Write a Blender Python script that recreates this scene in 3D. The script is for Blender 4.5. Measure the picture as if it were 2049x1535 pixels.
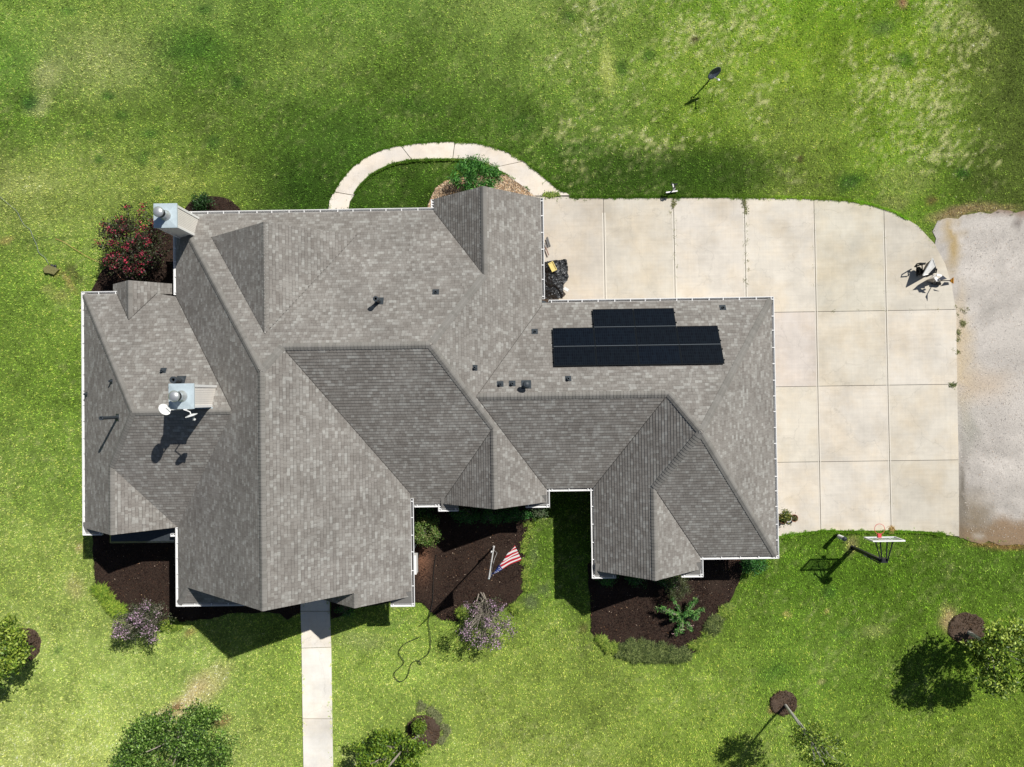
import bpy, bmesh, math, random
import numpy as np
from mathutils import Vector, Matrix
from mathutils.geometry import tessellate_polygon
for o in list(bpy.data.objects): bpy.data.objects.remove(o)
SC = bpy.context.scene
COL = SC.collection
rng = np.random.default_rng(7)
random.seed(7)

# ------------------------------------------------------------------ camera
F, H, UC, VC = 1540.0, 38.0, 1024.5, 767.5
RX, RY, RZ = 0.0162, 0.0064, -0.0145
cam = bpy.data.cameras.new('camera'); co = bpy.data.objects.new('camera', cam); COL.objects.link(co)
co.location = (0, 0, H); co.rotation_euler = (RX, RY, RZ)
cam.lens = F / 2049 * 36; cam.sensor_width = 36; cam.clip_end = 2000
SC.camera = co
# ------------------------------------------------------------------ sky and sun
SUN = Vector((0.5597, 0.5823, 1.0)).normalized()
w = bpy.data.worlds.new('World'); SC.world = w; w.use_nodes = True
nt = w.node_tree; bg = nt.nodes['Background']
sk = nt.nodes.new('ShaderNodeTexSky'); sk.sky_type = 'NISHITA'; sk.sun_disc = False
sk.sun_elevation = math.asin(SUN.z); sk.sun_rotation = math.atan2(SUN.x, SUN.y)
nt.links.new(sk.outputs[0], bg.inputs[0]); bg.inputs[1].default_value = 0.05
sl = bpy.data.lights.new('sun', 'SUN'); sl.energy = 5.0; sl.angle = math.radians(0.5); sl.color = (1, 0.965, 0.91)
so = bpy.data.objects.new('sun', sl); COL.objects.link(so); so.location = SUN * 60
so.rotation_euler = (-SUN).to_track_quat('-Z', 'Y').to_euler()
SC.view_settings.view_transform = 'Standard'; SC.view_settings.look = 'None'
SC.view_settings.exposure = 0.0; SC.view_settings.gamma = 1
SC.render.engine = 'CYCLES'
SC.cycles.max_bounces = 6; SC.cycles.transparent_max_bounces = 8

# ------------------------------------------------------------------ helpers
_R = np.array(Matrix.Rotation(RZ, 3, 'Z') @ Matrix.Rotation(RY, 3, 'Y') @ Matrix.Rotation(RX, 3, 'X'))
def P(u, v, z=0.0):
    """world point at height z seen at survey position (u, v)"""
    d = _R @ np.array([(u - UC) / F, -(v - VC) / F, -1.0]); t = (z - H) / d[2]
    return Vector((t * d[0], t * d[1], z))
def P2(u, v, z=0.0):
    p = P(u, v, z); return (p.x, p.y)
def lin(c):
    return tuple(((x / 255) / 12.92 if x / 255 < 0.04045 else ((x / 255 + 0.055) / 1.055) ** 2.4) for x in c[:3])
def tag(o, label=None, cat=None, group=None, kind=None):
    if label: o['label'] = label
    if cat: o['category'] = cat
    if group: o['group'] = group
    if kind: o['kind'] = kind
    return o
def link(name, me, mat=None, parent=None):
    o = bpy.data.objects.new(name, me); COL.objects.link(o)
    if mat is not None:
        for m in (mat if isinstance(mat, (list, tuple)) else [mat]): me.materials.append(m)
    if parent is not None:
        o.parent = parent
        o.matrix_parent_inverse = Matrix.Translation(parent.location).inverted() if parent.parent is None else Matrix.Identity(4)
    return o
def thing(name, loc, label, cat, group=None):
    o = bpy.data.objects.new(name, None); COL.objects.link(o); o.location = loc; o.empty_display_size = 0.2
    return tag(o, label, cat, group)
class MB:
    """collects polygons; build() links one mesh object (vertices in world coordinates)"""
    def __init__(s): s.v = []; s.f = []; s.m = []; s.uv = []; s.c = []
    def poly(s, pts, mi=0, uv=None, c=None):
        n = len(s.v); s.v += [tuple(p) for p in pts]; s.f.append(tuple(range(n, n + len(pts)))); s.m.append(mi)
        s.uv += uv if uv else [(p[0], p[1]) for p in pts]; s.c.append(c if c is not None else (1, 1, 1))
    def mesh(s, vs, fs, mi=0, c=None):
        for f in fs: s.poly([vs[i] for i in f], mi, None, c)
    def box(s, a, b, mi=0, c=None, M=None):
        x0, y0, z0 = a; x1, y1, z1 = b
        v = [Vector(q) for q in ((x0,y0,z0),(x1,y0,z0),(x1,y1,z0),(x0,y1,z0),(x0,y0,z1),(x1,y0,z1),(x1,y1,z1),(x0,y1,z1))]
        if M is not None: v = [M @ q for q in v]
        s.mesh(v, [(3,2,1,0),(4,5,6,7),(0,1,5,4),(1,2,6,5),(2,3,7,6),(3,0,4,7)], mi, c)
    def bar(s, p, q, wd, th, mi=0, up=Vector((0, 0, 1)), c=None):
        p = Vector(p); q = Vector(q); d = (q - p).normalized(); sd = d.cross(up)
        if sd.length < 1e-4: sd = d.cross(Vector((1, 0, 0)))
        sd.normalize(); u2 = sd.cross(d); v = []
        for e in (p, q):
            for a, b in ((-1,-1),(1,-1),(1,1),(-1,1)): v.append(e + sd * a * wd / 2 + u2 * b * th / 2)
        s.mesh(v, [(0,1,2,3),(7,6,5,4),(0,4,5,1),(1,5,6,2),(2,6,7,3),(3,7,4,0)], mi, c)
    def tube(s, pts, rad, n=8, mi=0, cap=True, c=None):
        pts = [Vector(p) for p in pts]; rad = rad if isinstance(rad, (list, tuple)) else [rad] * len(pts)
        rings = []; ref = None
        for i, p in enumerate(pts):
            d = (pts[min(i + 1, len(pts) - 1)] - pts[max(i - 1, 0)]).normalized()
            a = ref if ref is not None else (Vector((0, 0, 1)) if abs(d.z) < .9 else Vector((1, 0, 0)))
            a = (a - d * a.dot(d)).normalized(); ref = a; b = d.cross(a)
            rings.append([p + (a * math.cos(2*math.pi*k/n) + b * math.sin(2*math.pi*k/n)) * rad[i] for k in range(n)])
        for r1, r2 in zip(rings, rings[1:]):
            for k in range(n): s.poly([r1[k], r1[(k+1) % n], r2[(k+1) % n], r2[k]], mi, None, c)
        if cap: s.poly(rings[0][::-1], mi, None, c); s.poly(rings[-1], mi, None, c)
    def lathe(s, base, prof, n=16, mi=0, axis=None, c=None):
        base = Vector(base); axis = Vector(axis or (0, 0, 1)).normalized()
        a = Vector((1, 0, 0)) if abs(axis.x) < .9 else Vector((0, 1, 0)); a = (a - axis * a.dot(axis)).normalized(); b = axis.cross(a)
        rings = [[base + axis * h + (a * math.cos(2*math.pi*k/n) + b * math.sin(2*math.pi*k/n)) * r for k in range(n)] for r, h in prof]
        for r1, r2 in zip(rings, rings[1:]):
            for k in range(n): s.poly([r1[k], r1[(k+1) % n], r2[(k+1) % n], r2[k]], mi, None, c)
    def build(s, name, mat, parent=None, smooth=False, weld=0.0004):
        me = bpy.data.meshes.new(name); me.from_pydata(s.v, [], s.f)
        off = Vector((0, 0, 0))
        if parent is not None and parent.parent is None: off = parent.location.copy()
        uvl = me.uv_layers.new(name='UVMap')
        uvl.data.foreach_set('uv', np.array(s.uv, dtype=np.float32).ravel())
        ca = me.color_attributes.new('tint', 'BYTE_COLOR', 'CORNER')
        cc = np.concatenate([np.tile(np.array(tuple(c) + (1,), dtype=np.float32), (len(f), 1)) for c, f in zip(s.c, s.f)]) if s.f else np.zeros((0, 4))
        ca.data.foreach_set('color', cc.ravel())
        me.polygons.foreach_set('material_index', s.m)
        if weld:
            bm = bmesh.new(); bm.from_mesh(me); bmesh.ops.remove_doubles(bm, verts=bm.verts, dist=weld)
            bmesh.ops.recalc_face_normals(bm, faces=bm.faces) if smooth else None
            bm.to_mesh(me); bm.free()
        if smooth: me.polygons.foreach_set('use_smooth', [True] * len(me.polygons))
        me.transform(Matrix.Translation(-off))
        o = bpy.data.objects.new(name, me); COL.objects.link(o)
        for m in (mat if isinstance(mat, (list, tuple)) else [mat]): me.materials.append(m)
        if parent is not None: o.parent = parent
        return o

# ------------------------------------------------------------------ materials
def mat(name, col, rough=0.8, metal=0.0, spec=0.3, noise=0.0, nscale=6.0, bump=0.0, attr=False, trans=0.0, bscale=None):
    m = bpy.data.materials.new(name); m.use_nodes = True; t = m.node_tree; n = t.nodes; l = t.links
    b = n['Principled BSDF']; b.inputs['Roughness'].default_value = rough; b.inputs['Metallic'].default_value = metal
    b.inputs['Specular IOR Level'].default_value = spec
    rgb = n.new('ShaderNodeRGB'); rgb.outputs[0].default_value = tuple(col) + (1,); out = rgb.outputs[0]
    tc = n.new('ShaderNodeTexCoord')
    if attr:
        a = n.new('ShaderNodeVertexColor'); a.layer_name = 'tint'
        mx = n.new('ShaderNodeMix'); mx.data_type = 'RGBA'; mx.blend_type = 'MULTIPLY'; mx.inputs[0].default_value = 1
        l.new(out, mx.inputs[6]); l.new(a.outputs[0], mx.inputs[7]); out = mx.outputs[2]
    if noise:
        nz = n.new('ShaderNodeTexNoise'); nz.inputs['Scale'].default_value = nscale; nz.inputs['Detail'].default_value = 5; nz.inputs['Roughness'].default_value = .7
        l.new(tc.outputs['Object'], nz.inputs['Vector'])
        mr = n.new('ShaderNodeMapRange'); mr.inputs[1].default_value = .25; mr.inputs[2].default_value = .75; mr.inputs[3].default_value = 1 - noise; mr.inputs[4].default_value = 1 + noise
        l.new(nz.outputs[0], mr.inputs[0])
        mx = n.new('ShaderNodeMix'); mx.data_type = 'RGBA'; mx.blend_type = 'MULTIPLY'; mx.inputs[0].default_value = 1
        l.new(out, mx.inputs[6]); l.new(mr.outputs[0], mx.inputs[7]); out = mx.outputs[2]
    l.new(out, b.inputs['Base Color'])
    if bump:
        nz = n.new('ShaderNodeTexNoise'); nz.inputs['Scale'].default_value = bscale or nscale * 3; nz.inputs['Detail'].default_value = 4
        l.new(tc.outputs['Object'], nz.inputs['Vector'])
        bp = n.new('ShaderNodeBump'); bp.inputs['Distance'].default_value = bump; bp.inputs['Strength'].default_value = 1
        l.new(nz.outputs[0], bp.inputs['Height']); l.new(bp.outputs[0], b.inputs['Normal'])
    if trans:
        tr = n.new('ShaderNodeBsdfTranslucent'); l.new(out, tr.inputs[0]); ms = n.new('ShaderNodeMixShader'); ms.inputs[0].default_value = trans
        l.new(b.outputs[0], ms.inputs[1]); l.new(tr.outputs[0], ms.inputs[2]); l.new(ms.outputs[0], n['Material Output'].inputs[0])
    return m
M = {}
M['white'] = mat('white_aluminium', (.80, .80, .79), .45, spec=.4, noise=.06, nscale=2)
M['trimshade'] = mat('painted_soffit', (.62, .61, .58), .7, noise=.05)
M['siding'] = mat('cream_siding', (.80, .76, .70), .7, noise=.05, nscale=3)
M['brick'] = mat('brick_wall', (.30, .22, .17), .9, noise=.25, nscale=9, bump=.01)
M['galv'] = mat('galvanised_sheet', (.50, .59, .63), .45, metal=.2, spec=.5, noise=.12, nscale=5)
M['steel'] = mat('pale_steel', (.55, .57, .58), .35, metal=.6, noise=.1, nscale=8)
M['mesh'] = mat('black_spark_mesh', (.02, .02, .02), .7)
M['dark'] = mat('black_plastic', (.018, .02, .023), .45, noise=.2)
M['pipe'] = mat('weathered_grey_pipe', (.045, .055, .065), .5, noise=.3, nscale=12)
M['lead'] = mat('dark_flashing', (.05, .06, .07), .5, metal=.3, noise=.25, nscale=10)
M['grit'] = mat('gutter_grit', (.05,.045,.04), .9, noise=.4)
M['paintwhite'] = mat('white_paint', (.82, .82, .80), .4)
M['glass'] = mat('window_glass', (.03, .04, .05), .08, spec=.6)
M['door'] = mat('brown_door', (.12, .06, .03), .5)
M['mulch'] = mat('mulch', (.036, .022, .015), .95, noise=.65, nscale=14, bump=.05, attr=True, bscale=22)
M['dirt'] = mat('bare_dirt', (.17, .12, .085), .95, noise=.3, nscale=10, bump=.02)
M['bark'] = mat('pale_bark', (.33, .29, .24), .85, noise=.3, nscale=12, bump=.01)
M['leaf'] = mat('leaves', (1, 1, 1), .5, spec=.35, attr=True, trans=.22)
M['petal'] = mat('petals', (1, 1, 1), .7, attr=True, trans=.15)
M['rubber'] = mat('black_rubber', (.015, .016, .015), .6)
M['terracotta'] = mat('terracotta', (.27, .12, .07), .8, noise=.15)

# ---- shingles: irregular tabs, colours by course and tab
def shingle_mat():
    m = bpy.data.materials.new('asphalt_shingles'); m.use_nodes = True; t = m.node_tree; n = t.nodes; l = t.links
    b = n['Principled BSDF']; b.inputs['Roughness'].default_value = .92; b.inputs['Specular IOR Level'].default_value = .2
    uv = n.new('ShaderNodeUVMap'); uv.uv_map = 'UVMap'; sp = n.new('ShaderNodeSeparateXYZ'); l.new(uv.outputs[0], sp.inputs[0])
    def mth(op, a, bb=None, c=None):
        q = n.new('ShaderNodeMath'); q.operation = op
        for i, x in enumerate((a, bb, c)):
            if x is None: continue
            if isinstance(x, (int, float)): q.inputs[i].default_value = x
            else: l.new(x, q.inputs[i])
        return q.outputs[0]
    row = mth('FLOOR', mth('DIVIDE', sp.outputs[1], COURSE))
    wn = n.new('ShaderNodeTexWhiteNoise'); wn.noise_dimensions = '1D'; l.new(row, wn.inputs['W'])
    u = mth('ADD', sp.outputs[0], mth('MULTIPLY', wn.outputs[0], 7.3))
    def cell(width, seed):
        c = mth('FLOOR', mth('DIVIDE', u, width)); cb = n.new('ShaderNodeCombineXYZ')
        l.new(c, cb.inputs[0]); l.new(row, cb.inputs[1]); cb.inputs[2].default_value = seed
        q = n.new('ShaderNodeTexWhiteNoise'); q.noise_dimensions = '3D'; l.new(cb.outputs[0], q.inputs['Vector']); return q.outputs[0]
    a = cell(.155, 1.0); c2 = cell(.26, 2.0); c3 = cell(.217, 3.0)
    base = mth('ADD', mth('MULTIPLY', c2, .46), mth('MULTIPLY', a, .24))
    lightA = mth('MULTIPLY', mth('GREATER_THAN', a, .80), mth('ADD', .12, mth('MULTIPLY', c3, .34)))
    lightB = mth('MULTIPLY', mth('GREATER_THAN', c3, .84), mth('ADD', .08, mth('MULTIPLY', a, .22)))
    val = mth('ADD', base, mth('MAXIMUM', lightA, lightB))
    fr = mth('SUBTRACT', mth('DIVIDE', sp.outputs[1], COURSE), row)
    band = n.new('ShaderNodeMapRange'); band.inputs[1].default_value = .76; band.inputs[2].default_value = .90; band.inputs[3].default_value = 0; band.inputs[4].default_value = 1; l.new(fr, band.inputs[0])
    bandv = mth('SUBTRACT', 1.0, mth('MULTIPLY', band.outputs[0], mth('ADD', .12, mth('MULTIPLY', mth('GREATER_THAN', cell(.20, 5.0), .42), .38))))
    slot = mth('SUBTRACT', mth('DIVIDE', u, .155), mth('FLOOR', mth('DIVIDE', u, .155)))
    gap = mth('SUBTRACT', 1.0, mth('MULTIPLY', mth('LESS_THAN', slot, .10), .22))
    cr = n.new('ShaderNodeValToRGB'); l.new(val, cr.inputs[0]); e = cr.color_ramp.elements
    e[0].position = 0; e[0].color = (.180, .165, .149, 1); e[1].position = .95; e[1].color = (.325, .319, .296, 1)
    x = e.new(.42); x.color = (.236, .222, .203, 1)
    tc = n.new('ShaderNodeTexCoord')
    nz = n.new('ShaderNodeTexNoise'); nz.inputs['Scale'].default_value = .6; nz.inputs['Detail'].default_value = 4; l.new(tc.outputs['Object'], nz.inputs['Vector'])
    mr = n.new('ShaderNodeMapRange'); mr.inputs[1].default_value = .3; mr.inputs[2].default_value = .7; mr.inputs[3].default_value = .88; mr.inputs[4].default_value = 1.08; l.new(nz.outputs[0], mr.inputs[0])
    g = n.new('ShaderNodeTexNoise'); g.inputs['Scale'].default_value = 45; g.inputs['Detail'].default_value = 3; l.new(tc.outputs['Object'], g.inputs['Vector'])
    gr = n.new('ShaderNodeMapRange'); gr.inputs[1].default_value = .3; gr.inputs[2].default_value = .7; gr.inputs[3].default_value = .86; gr.inputs[4].default_value = 1.14; l.new(g.outputs[0], gr.inputs[0])
    mm = mth('MULTIPLY', mth('MULTIPLY', mr.outputs[0], gr.outputs[0]), mth('MULTIPLY', bandv, gap))
    vc = n.new('ShaderNodeVertexColor'); vc.layer_name = 'tint'
    mx = n.new('ShaderNodeMix'); mx.data_type = 'RGBA'; mx.blend_type = 'MULTIPLY'; mx.inputs[0].default_value = 1; l.new(cr.outputs[0], mx.inputs[6]); l.new(mm, mx.inputs[7])
    m2 = n.new('ShaderNodeMix'); m2.data_type = 'RGBA'; m2.blend_type = 'MULTIPLY'; m2.inputs[0].default_value = 1; l.new(mx.outputs[2], m2.inputs[6]); l.new(vc.outputs[0], m2.inputs[7])
    l.new(m2.outputs[2], b.inputs['Base Color'])
    bp = n.new('ShaderNodeBump'); bp.inputs['Distance'].default_value = .006; l.new(a, bp.inputs['Height']); l.new(bp.outputs[0], b.inputs['Normal'])
    return m
COURSE = 0.143
M['shingle'] = shingle_mat()
M['cap'] = mat('ridge_cap_shingles', (.215, .206, .190), .92, spec=.2, noise=.12, nscale=20, attr=True)

# ------------------------------------------------------------------ 2D noise
def vnoise(x, y, s, seed):
    r = np.random.default_rng(seed); T = r.random((256, 256)); X = x / s + 1000; Y = y / s + 1000
    xi = np.floor(X).astype(int); yi = np.floor(Y).astype(int); fx = X - xi; fy = Y - yi
    fx = fx*fx*(3-2*fx); fy = fy*fy*(3-2*fy); g = lambda a, b: T[a % 256, b % 256]
    return (g(xi,yi)*(1-fx)+g(xi+1,yi)*fx)*(1-fy)+(g(xi,yi+1)*(1-fx)+g(xi+1,yi+1)*fx)*fy - .5
def fbm(x, y, s, seed, o=4):
    return sum(vnoise(x, y, s / 2**k, seed + k) * .62**k for k in range(o))
def inside(poly, x, y):
    r = np.zeros(x.shape, bool); n = len(poly)
    for i in range(n):
        x0, y0 = poly[i]; x1, y1 = poly[(i+1) % n]
        c = ((y0 > y) != (y1 > y)); xx = (x1-x0)*(y-y0)/((y1-y0) if y1 != y0 else 1e-9)+x0
        r ^= c & (x < xx)
    return r
# ------------------------------------------------------------------ lawn colours (real colour of the turf)
GU = [0,200,400,600,800,1000,1200,1400,1600,1800,2000]; GV = [0,120,240,380,570,760,950,1140,1330,1520]
GC = [
 [(108,140,62),(120,150,70),(112,142,68),(102,136,58),(108,140,64),(122,150,74),(118,148,68),(112,150,52),(114,154,48),(116,156,48),(104,124,60)],
 [(100,138,58),(134,155,88),(88,122,50),(108,136,64),(94,124,52),(106,136,62),(114,144,64),(118,150,58),(120,154,52),(122,156,52),(100,120,58)],
 [(95,128,52),(106,134,60),(98,126,55),(82,114,46),(84,116,46),(86,118,48),(108,140,60),(110,142,52),(122,150,64),(116,152,50),(92,114,52)],
 [(128,148,78),(126,150,74),(108,132,60),(62,94,36),(66,98,36),(70,102,38),(70,102,36),(78,110,40),(112,136,60),(106,142,48),(88,110,50)],
 [(108,140,58),(114,146,62),(100,130,52),(64,96,36),(66,98,36),(70,102,38),(70,102,36),(78,110,40),(112,136,60),(105,135,60),(105,130,60)],
 [(104,134,56),(100,132,52),(100,130,52),(80,110,40),(80,110,40),(80,110,40),(80,110,40),(80,110,40),(90,120,42),(90,122,42),(90,122,42)],
 [(116,146,66),(106,138,58),(110,140,60),(90,120,42),(90,120,42),(84,114,40),(84,114,40),(86,118,40),(88,120,40),(88,120,40),(88,118,42)],
 [(136,164,80),(132,158,78),(124,152,70),(110,142,58),(104,136,54),(96,128,48),(96,130,50),(92,124,44),(86,120,40),(86,120,38),(86,118,42)],
 [(148,176,90),(150,178,92),(140,170,86),(130,160,72),(134,164,76),(132,160,72),(124,150,68),(116,146,60),(104,138,52),(98,130,48),(104,136,48)],
 [(172,196,108),(166,192,102),(150,176,94),(140,168,82),(138,168,80),(136,162,76),(128,154,70),(118,146,60),(114,144,60),(112,142,54),(116,146,56)]]
def _g(c):
    k = min(1, max(0, (c[1] - 105) / 40)); return lin((c[0]*(.985 + .08*k), c[1]*(.95 + .065*k), c[2]*(.87 + .17*k)))
GA = np.array([[_g(c) for c in r] for r in GC])
LIGHT = 1.45; BLADE = (3.85, 3.85, 3.3)
def to_px(x, y, z=0.0):
    q = np.stack([x, y, np.full_like(x, z - H)], -1) @ _R
    return UC + F * q[..., 0] / -q[..., 2], VC - F * q[..., 1] / -q[..., 2]
PATCH = [  # (u, v, ru, rv, rotation deg, colour, strength) bare, dry or lush patches seen in the turf
 (370,1402,85,22,-38,(205,190,140),.95),(335,1430,40,16,-20,(195,185,135),.7),(440,1440,18,10,0,(120,90,70),.8),(350,1414,14,9,-30,(120,85,65),.8),
 (95,145,28,32,20,(185,190,130),.55),(80,210,24,20,0,(180,185,130),.5),(62,203,17,17,0,(55,92,40),.9),(215,193,12,11,0,(60,98,40),.8),
 (40,372,70,24,-10,(170,182,108),.45),(340,360,60,30,20,(165,178,95),.5),(297,268,13,9,0,(60,95,40),.7),(198,318,12,9,0,(65,100,42),.7),(285,318,14,14,0,(65,100,42),.6),
 (323,330,9,7,0,(65,100,42),.7),(178,268,9,7,0,(65,100,42),.6),(318,380,10,8,0,(65,100,42),.6),(245,228,14,9,0,(70,105,45),.6),(425,285,16,14,0,(60,95,40),.6),
 (470,167,14,12,0,(58,92,38),.7),(390,90,60,26,15,(72,108,42),.6),(410,20,14,9,0,(60,95,40),.6),(136,24,16,9,0,(70,110,45),.6),(360,110,40,14,0,(68,105,42),.5),
 (1215,138,14,40,0,(185,195,110),.8),(1242,140,12,16,0,(60,95,36),.7),(1298,112,12,12,0,(60,95,36),.7),(1138,36,14,9,0,(65,100,38),.7),(840,210,60,14,5,(68,98,38),.5),
 (1700,365,26,18,-20,(52,92,34),.8),(1923,345,14,12,-30,(50,88,32),.8),(1770,52,28,16,0,(95,120,62),.7),(1875,62,8,14,0,(95,115,75),.6),(1600,318,6,6,0,(85,65,50),.9),(1393,76,8,7,0,(80,65,55),.9),
 (1808,4,10,11,0,(150,115,90),1.0),(1810,120,22,12,-10,(62,105,36),.6),(1450,340,120,44,0,(58,84,28),.7),(1270,345,120,40,0,(58,84,28),.75),
 (860,290,30,26,0,(62,96,36),.5),(1045,250,40,16,0,(64,98,36),.5),(1150,300,50,20,0,(64,98,34),.5),(700,280,70,50,0,(66,98,38),.4),
 (1700,690,1,1,0,(0,0,0),0),(1640,1140,20,20,0,(70,105,45),.4),(1660,1185,12,12,0,(62,100,42),.5),(1645,1364,5,5,0,(205,195,135),1),(1650,1368,9,9,0,(60,95,30),.5),
 (1575,1228,8,4,0,(200,175,120),.8),(1655,1222,6,3,0,(200,170,110),.8),(1900,1242,18,26,-15,(190,165,125),.8),(1545,1420,10,8,0,(150,110,90),.8),(1555,1345,34,16,0,(80,118,45),.6),
 (1752,1262,30,14,0,(160,165,105),.4),(1690,1265,16,10,0,(60,100,40),.4),(1705,1092,12,20,20,(160,145,105),.55),
 (160,1095,6,8,0,(190,170,120),.8),(150,1170,14,22,0,(170,165,110),.7),(110,550,8,5,0,(150,140,85),.7),(135,562,26,6,52,(165,150,95),.85),(120,590,16,12,0,(165,160,100),.5),(95,578,12,8,0,(170,165,105),.5),
 (150,545,24,8,50,(95,85,60),.6),(10,482,14,5,-12,(175,160,100),.9),(80,480,60,4,-3,(70,92,45),.6),
 (42,1325,12,8,0,(165,150,110),.8),(115,1300,14,8,-40,(95,125,65),.6),(205,1375,18,8,0,(100,135,60),.4),
 (1068,1110,8,20,0,(110,120,85),.5),(1062,1205,14,16,0,(90,95,80),.6),(1088,1180,12,8,0,(90,100,75),.6),(1166,1258,9,9,0,(95,85,55),.7),
 (380,1265,12,7,-20,(140,105,80),.6),(730,1282,40,16,0,(150,155,110),.4),(780,1250,30,12,0,(120,150,70),.5),(710,1520,14,16,0,(175,180,120),.6),
 (855,1425,34,12,0,(120,135,75),.5),(890,1475,8,22,0,(125,138,80),.4),(1580,330,1,1,0,(0,0,0),0),
 (1905,428,46,12,-14,(160,138,106),.8),(1970,418,60,9,0,(150,130,98),.75),(1790,405,26,14,0,(140,140,90),.6),(1862,400,12,8,0,(105,80,60),.7),(1810,360,60,30,0,(150,155,95),.4),
 (2010,1092,60,6,3,(150,110,80),.8)]
def lawn_color(x, y, seed=0):
    u, v = to_px(x, y)
    uu = np.clip(u, 0, 1999.9); vv = np.clip(v, 0, 1519.9)
    i = np.clip((uu / 200).astype(int), 0, 9); fu = uu / 200 - i
    j = np.clip(np.searchsorted(GV, vv, side='right') - 1, 0, len(GV) - 2); gv = np.array(GV)
    fv = (vv - gv[j]) / (gv[j+1] - gv[j]); fu = (fu*fu*(3-2*fu))[..., None]; fv = (fv*fv*(3-2*fv))[..., None]
    c = (GA[j, i]*(1-fu)+GA[j, i+1]*fu)*(1-fv)+(GA[j+1, i]*(1-fu)+GA[j+1, i+1]*fu)*fv
    far = np.clip(np.maximum.reduce([-v-150, v-1700, -u-200, u-2300]) / 900, 0, 1)[..., None]; c = c*(1-far) + np.array(lin((112,140,62)))*far*(1 + .5*fbm(x, y, 22, 201, 3))[..., None]
    wob = fbm(x, y, 1.2, 5) * 26; wob2 = fbm(x, y, 1.0, 15) * 26
    # coarser, duller verge beyond the mown edge
    def _verge(c): return c
    e = 1 / (1 + np.exp(-(u - (2003 + wob * .8) + np.clip((60 - v), 0, 60) * 1.2) / 6)); e = e * (v < 425) * (v > -400)
    big = fbm(x, y, 3.2, 31, 3); mid = fbm(x, y, .85, 41, 4)
    c = c * (1 + .20 * big + .30 * mid)[..., None]
    dry = np.clip(fbm(x, y, .14, 61, 3) + .55 * fbm(x, y, 3, 71, 2) - .22, 0, 1) * 2.6
    amt = np.clip((u - 1000) / 300, .14, .62) * np.clip((430 - v) / 90, .35, 1); amt = np.where(v > 430, .16, amt) * (1 - e)
    dry = np.clip(dry * amt, 0, .8)[..., None] * (1 - far)
    c = c * (1 - dry) + np.array(lin((212, 212, 150))) * dry
    c = c * (1 - e[..., None]) + np.array(lin((92, 108, 48))) * (1 + .25*mid)[..., None] * e[..., None]
    for (pu, pv, ru, rv, an, pc, st) in PATCH:
        if st == 0: continue
        a = math.radians(an); du = u - pu + wob * min(1, ru / 20) * .6; dv = v - pv + wob2 * min(1, rv / 20) * .6
        q = np.sqrt(((du*math.cos(a)+dv*math.sin(a))/ru)**2 + ((-du*math.sin(a)+dv*math.cos(a))/rv)**2)
        k = (np.clip(1.5 - q, 0, 1) * st)[..., None]; c = c * (1-k) + np.array(lin(pc)) * k
    return np.clip(c / LIGHT, .004, .8)

# ------------------------------------------------------------------ areas on the ground (outlines)
pp = lambda L: [P2(u, v) for u, v in L]
HOUSE = [(-19.8,-5.8),(-15.6,-5.8),(-15.6,-9.4),(-4.7,-9.2),(-4.7,-4.6),(-3.3,-4.6),(1.28,-4.8),(1.28,-4.2),(3.43,-4.2),(3.43,-8.0),(8.2,-8.0),(8.2,-7.4),(11.66,-7.4),(11.66,4.2),(1.28,4.2),(1.28,9.0),(-3.9,9.0),(-3.9,8.8),(-15.6,8.8),(-15.6,5.0),(-19.8,5.0)]
HIN = [(-19.2,-5.3),(-15.1,-5.3),(-15.1,-8.9),(-5.2,-8.4),(-5.2,-4.2),(.8,-4.2),(.8,-3.8),(3.9,-3.8),(3.9,-7.5),(7.7,-7.5),(7.7,-7.0),(11.2,-7.0),(11.2,3.8),(.8,3.8),(.8,8.6),(-15.1,8.6),(-15.1,4.5),(-19.2,4.5)]
DRIVE = pp([(1040,393),(1200,395),(1340,394),(1480,394),(1600,396),(1690,400),(1740,409),(1790,425),(1835,452),(1868,487),(1890,528),(1903,570),(1912,625),(1914,770),(1917,920),(1918,1073),(1850,1065),(1790,1063),(1700,1064),(1650,1062),(1600,1068),(1540,1077),(1480,1078),(1400,700),(1040,700)])
GRAVEL = pp([(1866,462),(1880,446),(1900,436),(1925,432),(1960,424),(2060,424),(2200,420),(2900,400),(2900,1120),(2200,1102),(2060,1092),(1980,1086),(1917,1076),(1900,1060),(1895,640),(1880,520),(1870,480)])
BEDL = pp([(186,1060),(187,1110),(189,1150),(196,1185),(212,1205),(238,1232),(262,1250),(300,1262),(345,1256),(372,1243),(420,1238),(470,1226),(560,1226),(575,1240),(600,1228),(603,1180),(600,1100),(350,1000),(190,1040)])
BEDM = pp([(800,980),(820,1203),(845,1206),(862,1226),(884,1240),(930,1245),(985,1228),(1030,1205),(1048,1180),(1052,1150),(1050,1110),(1060,1080),(1066,1050),(1064,1035),(1080,1015),(1070,980)])
BEDE = pp([(662,1190),(664,1238),(690,1230),(720,1215),(790,1204),(800,1180)])
BEDR = pp([(1176,1130),(1180,1200),(1183,1262),(1196,1285),(1240,1300),(1300,1312),(1350,1318),(1390,1305),(1412,1280),(1440,1245),(1462,1200),(1478,1165),(1492,1130),(1495,1090),(1400,1060),(1200,1100)])
BEDNW = pp([(185,580),(195,560),(206,540),(222,524),(250,500),(290,470),(320,450),(362,452),(380,500),(380,620),(250,620),(180,600)])
BEDN = pp([(366,430),(376,408),(396,398),(412,393),(440,393),(462,402),(478,414),(486,430)])
ROCK = pp([(855,415),(862,396),(872,376),(892,362),(915,357),(950,352),(990,345),(1014,350),(1040,366),(1066,388),(1080,402),(1080,440),(860,440)])
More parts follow.
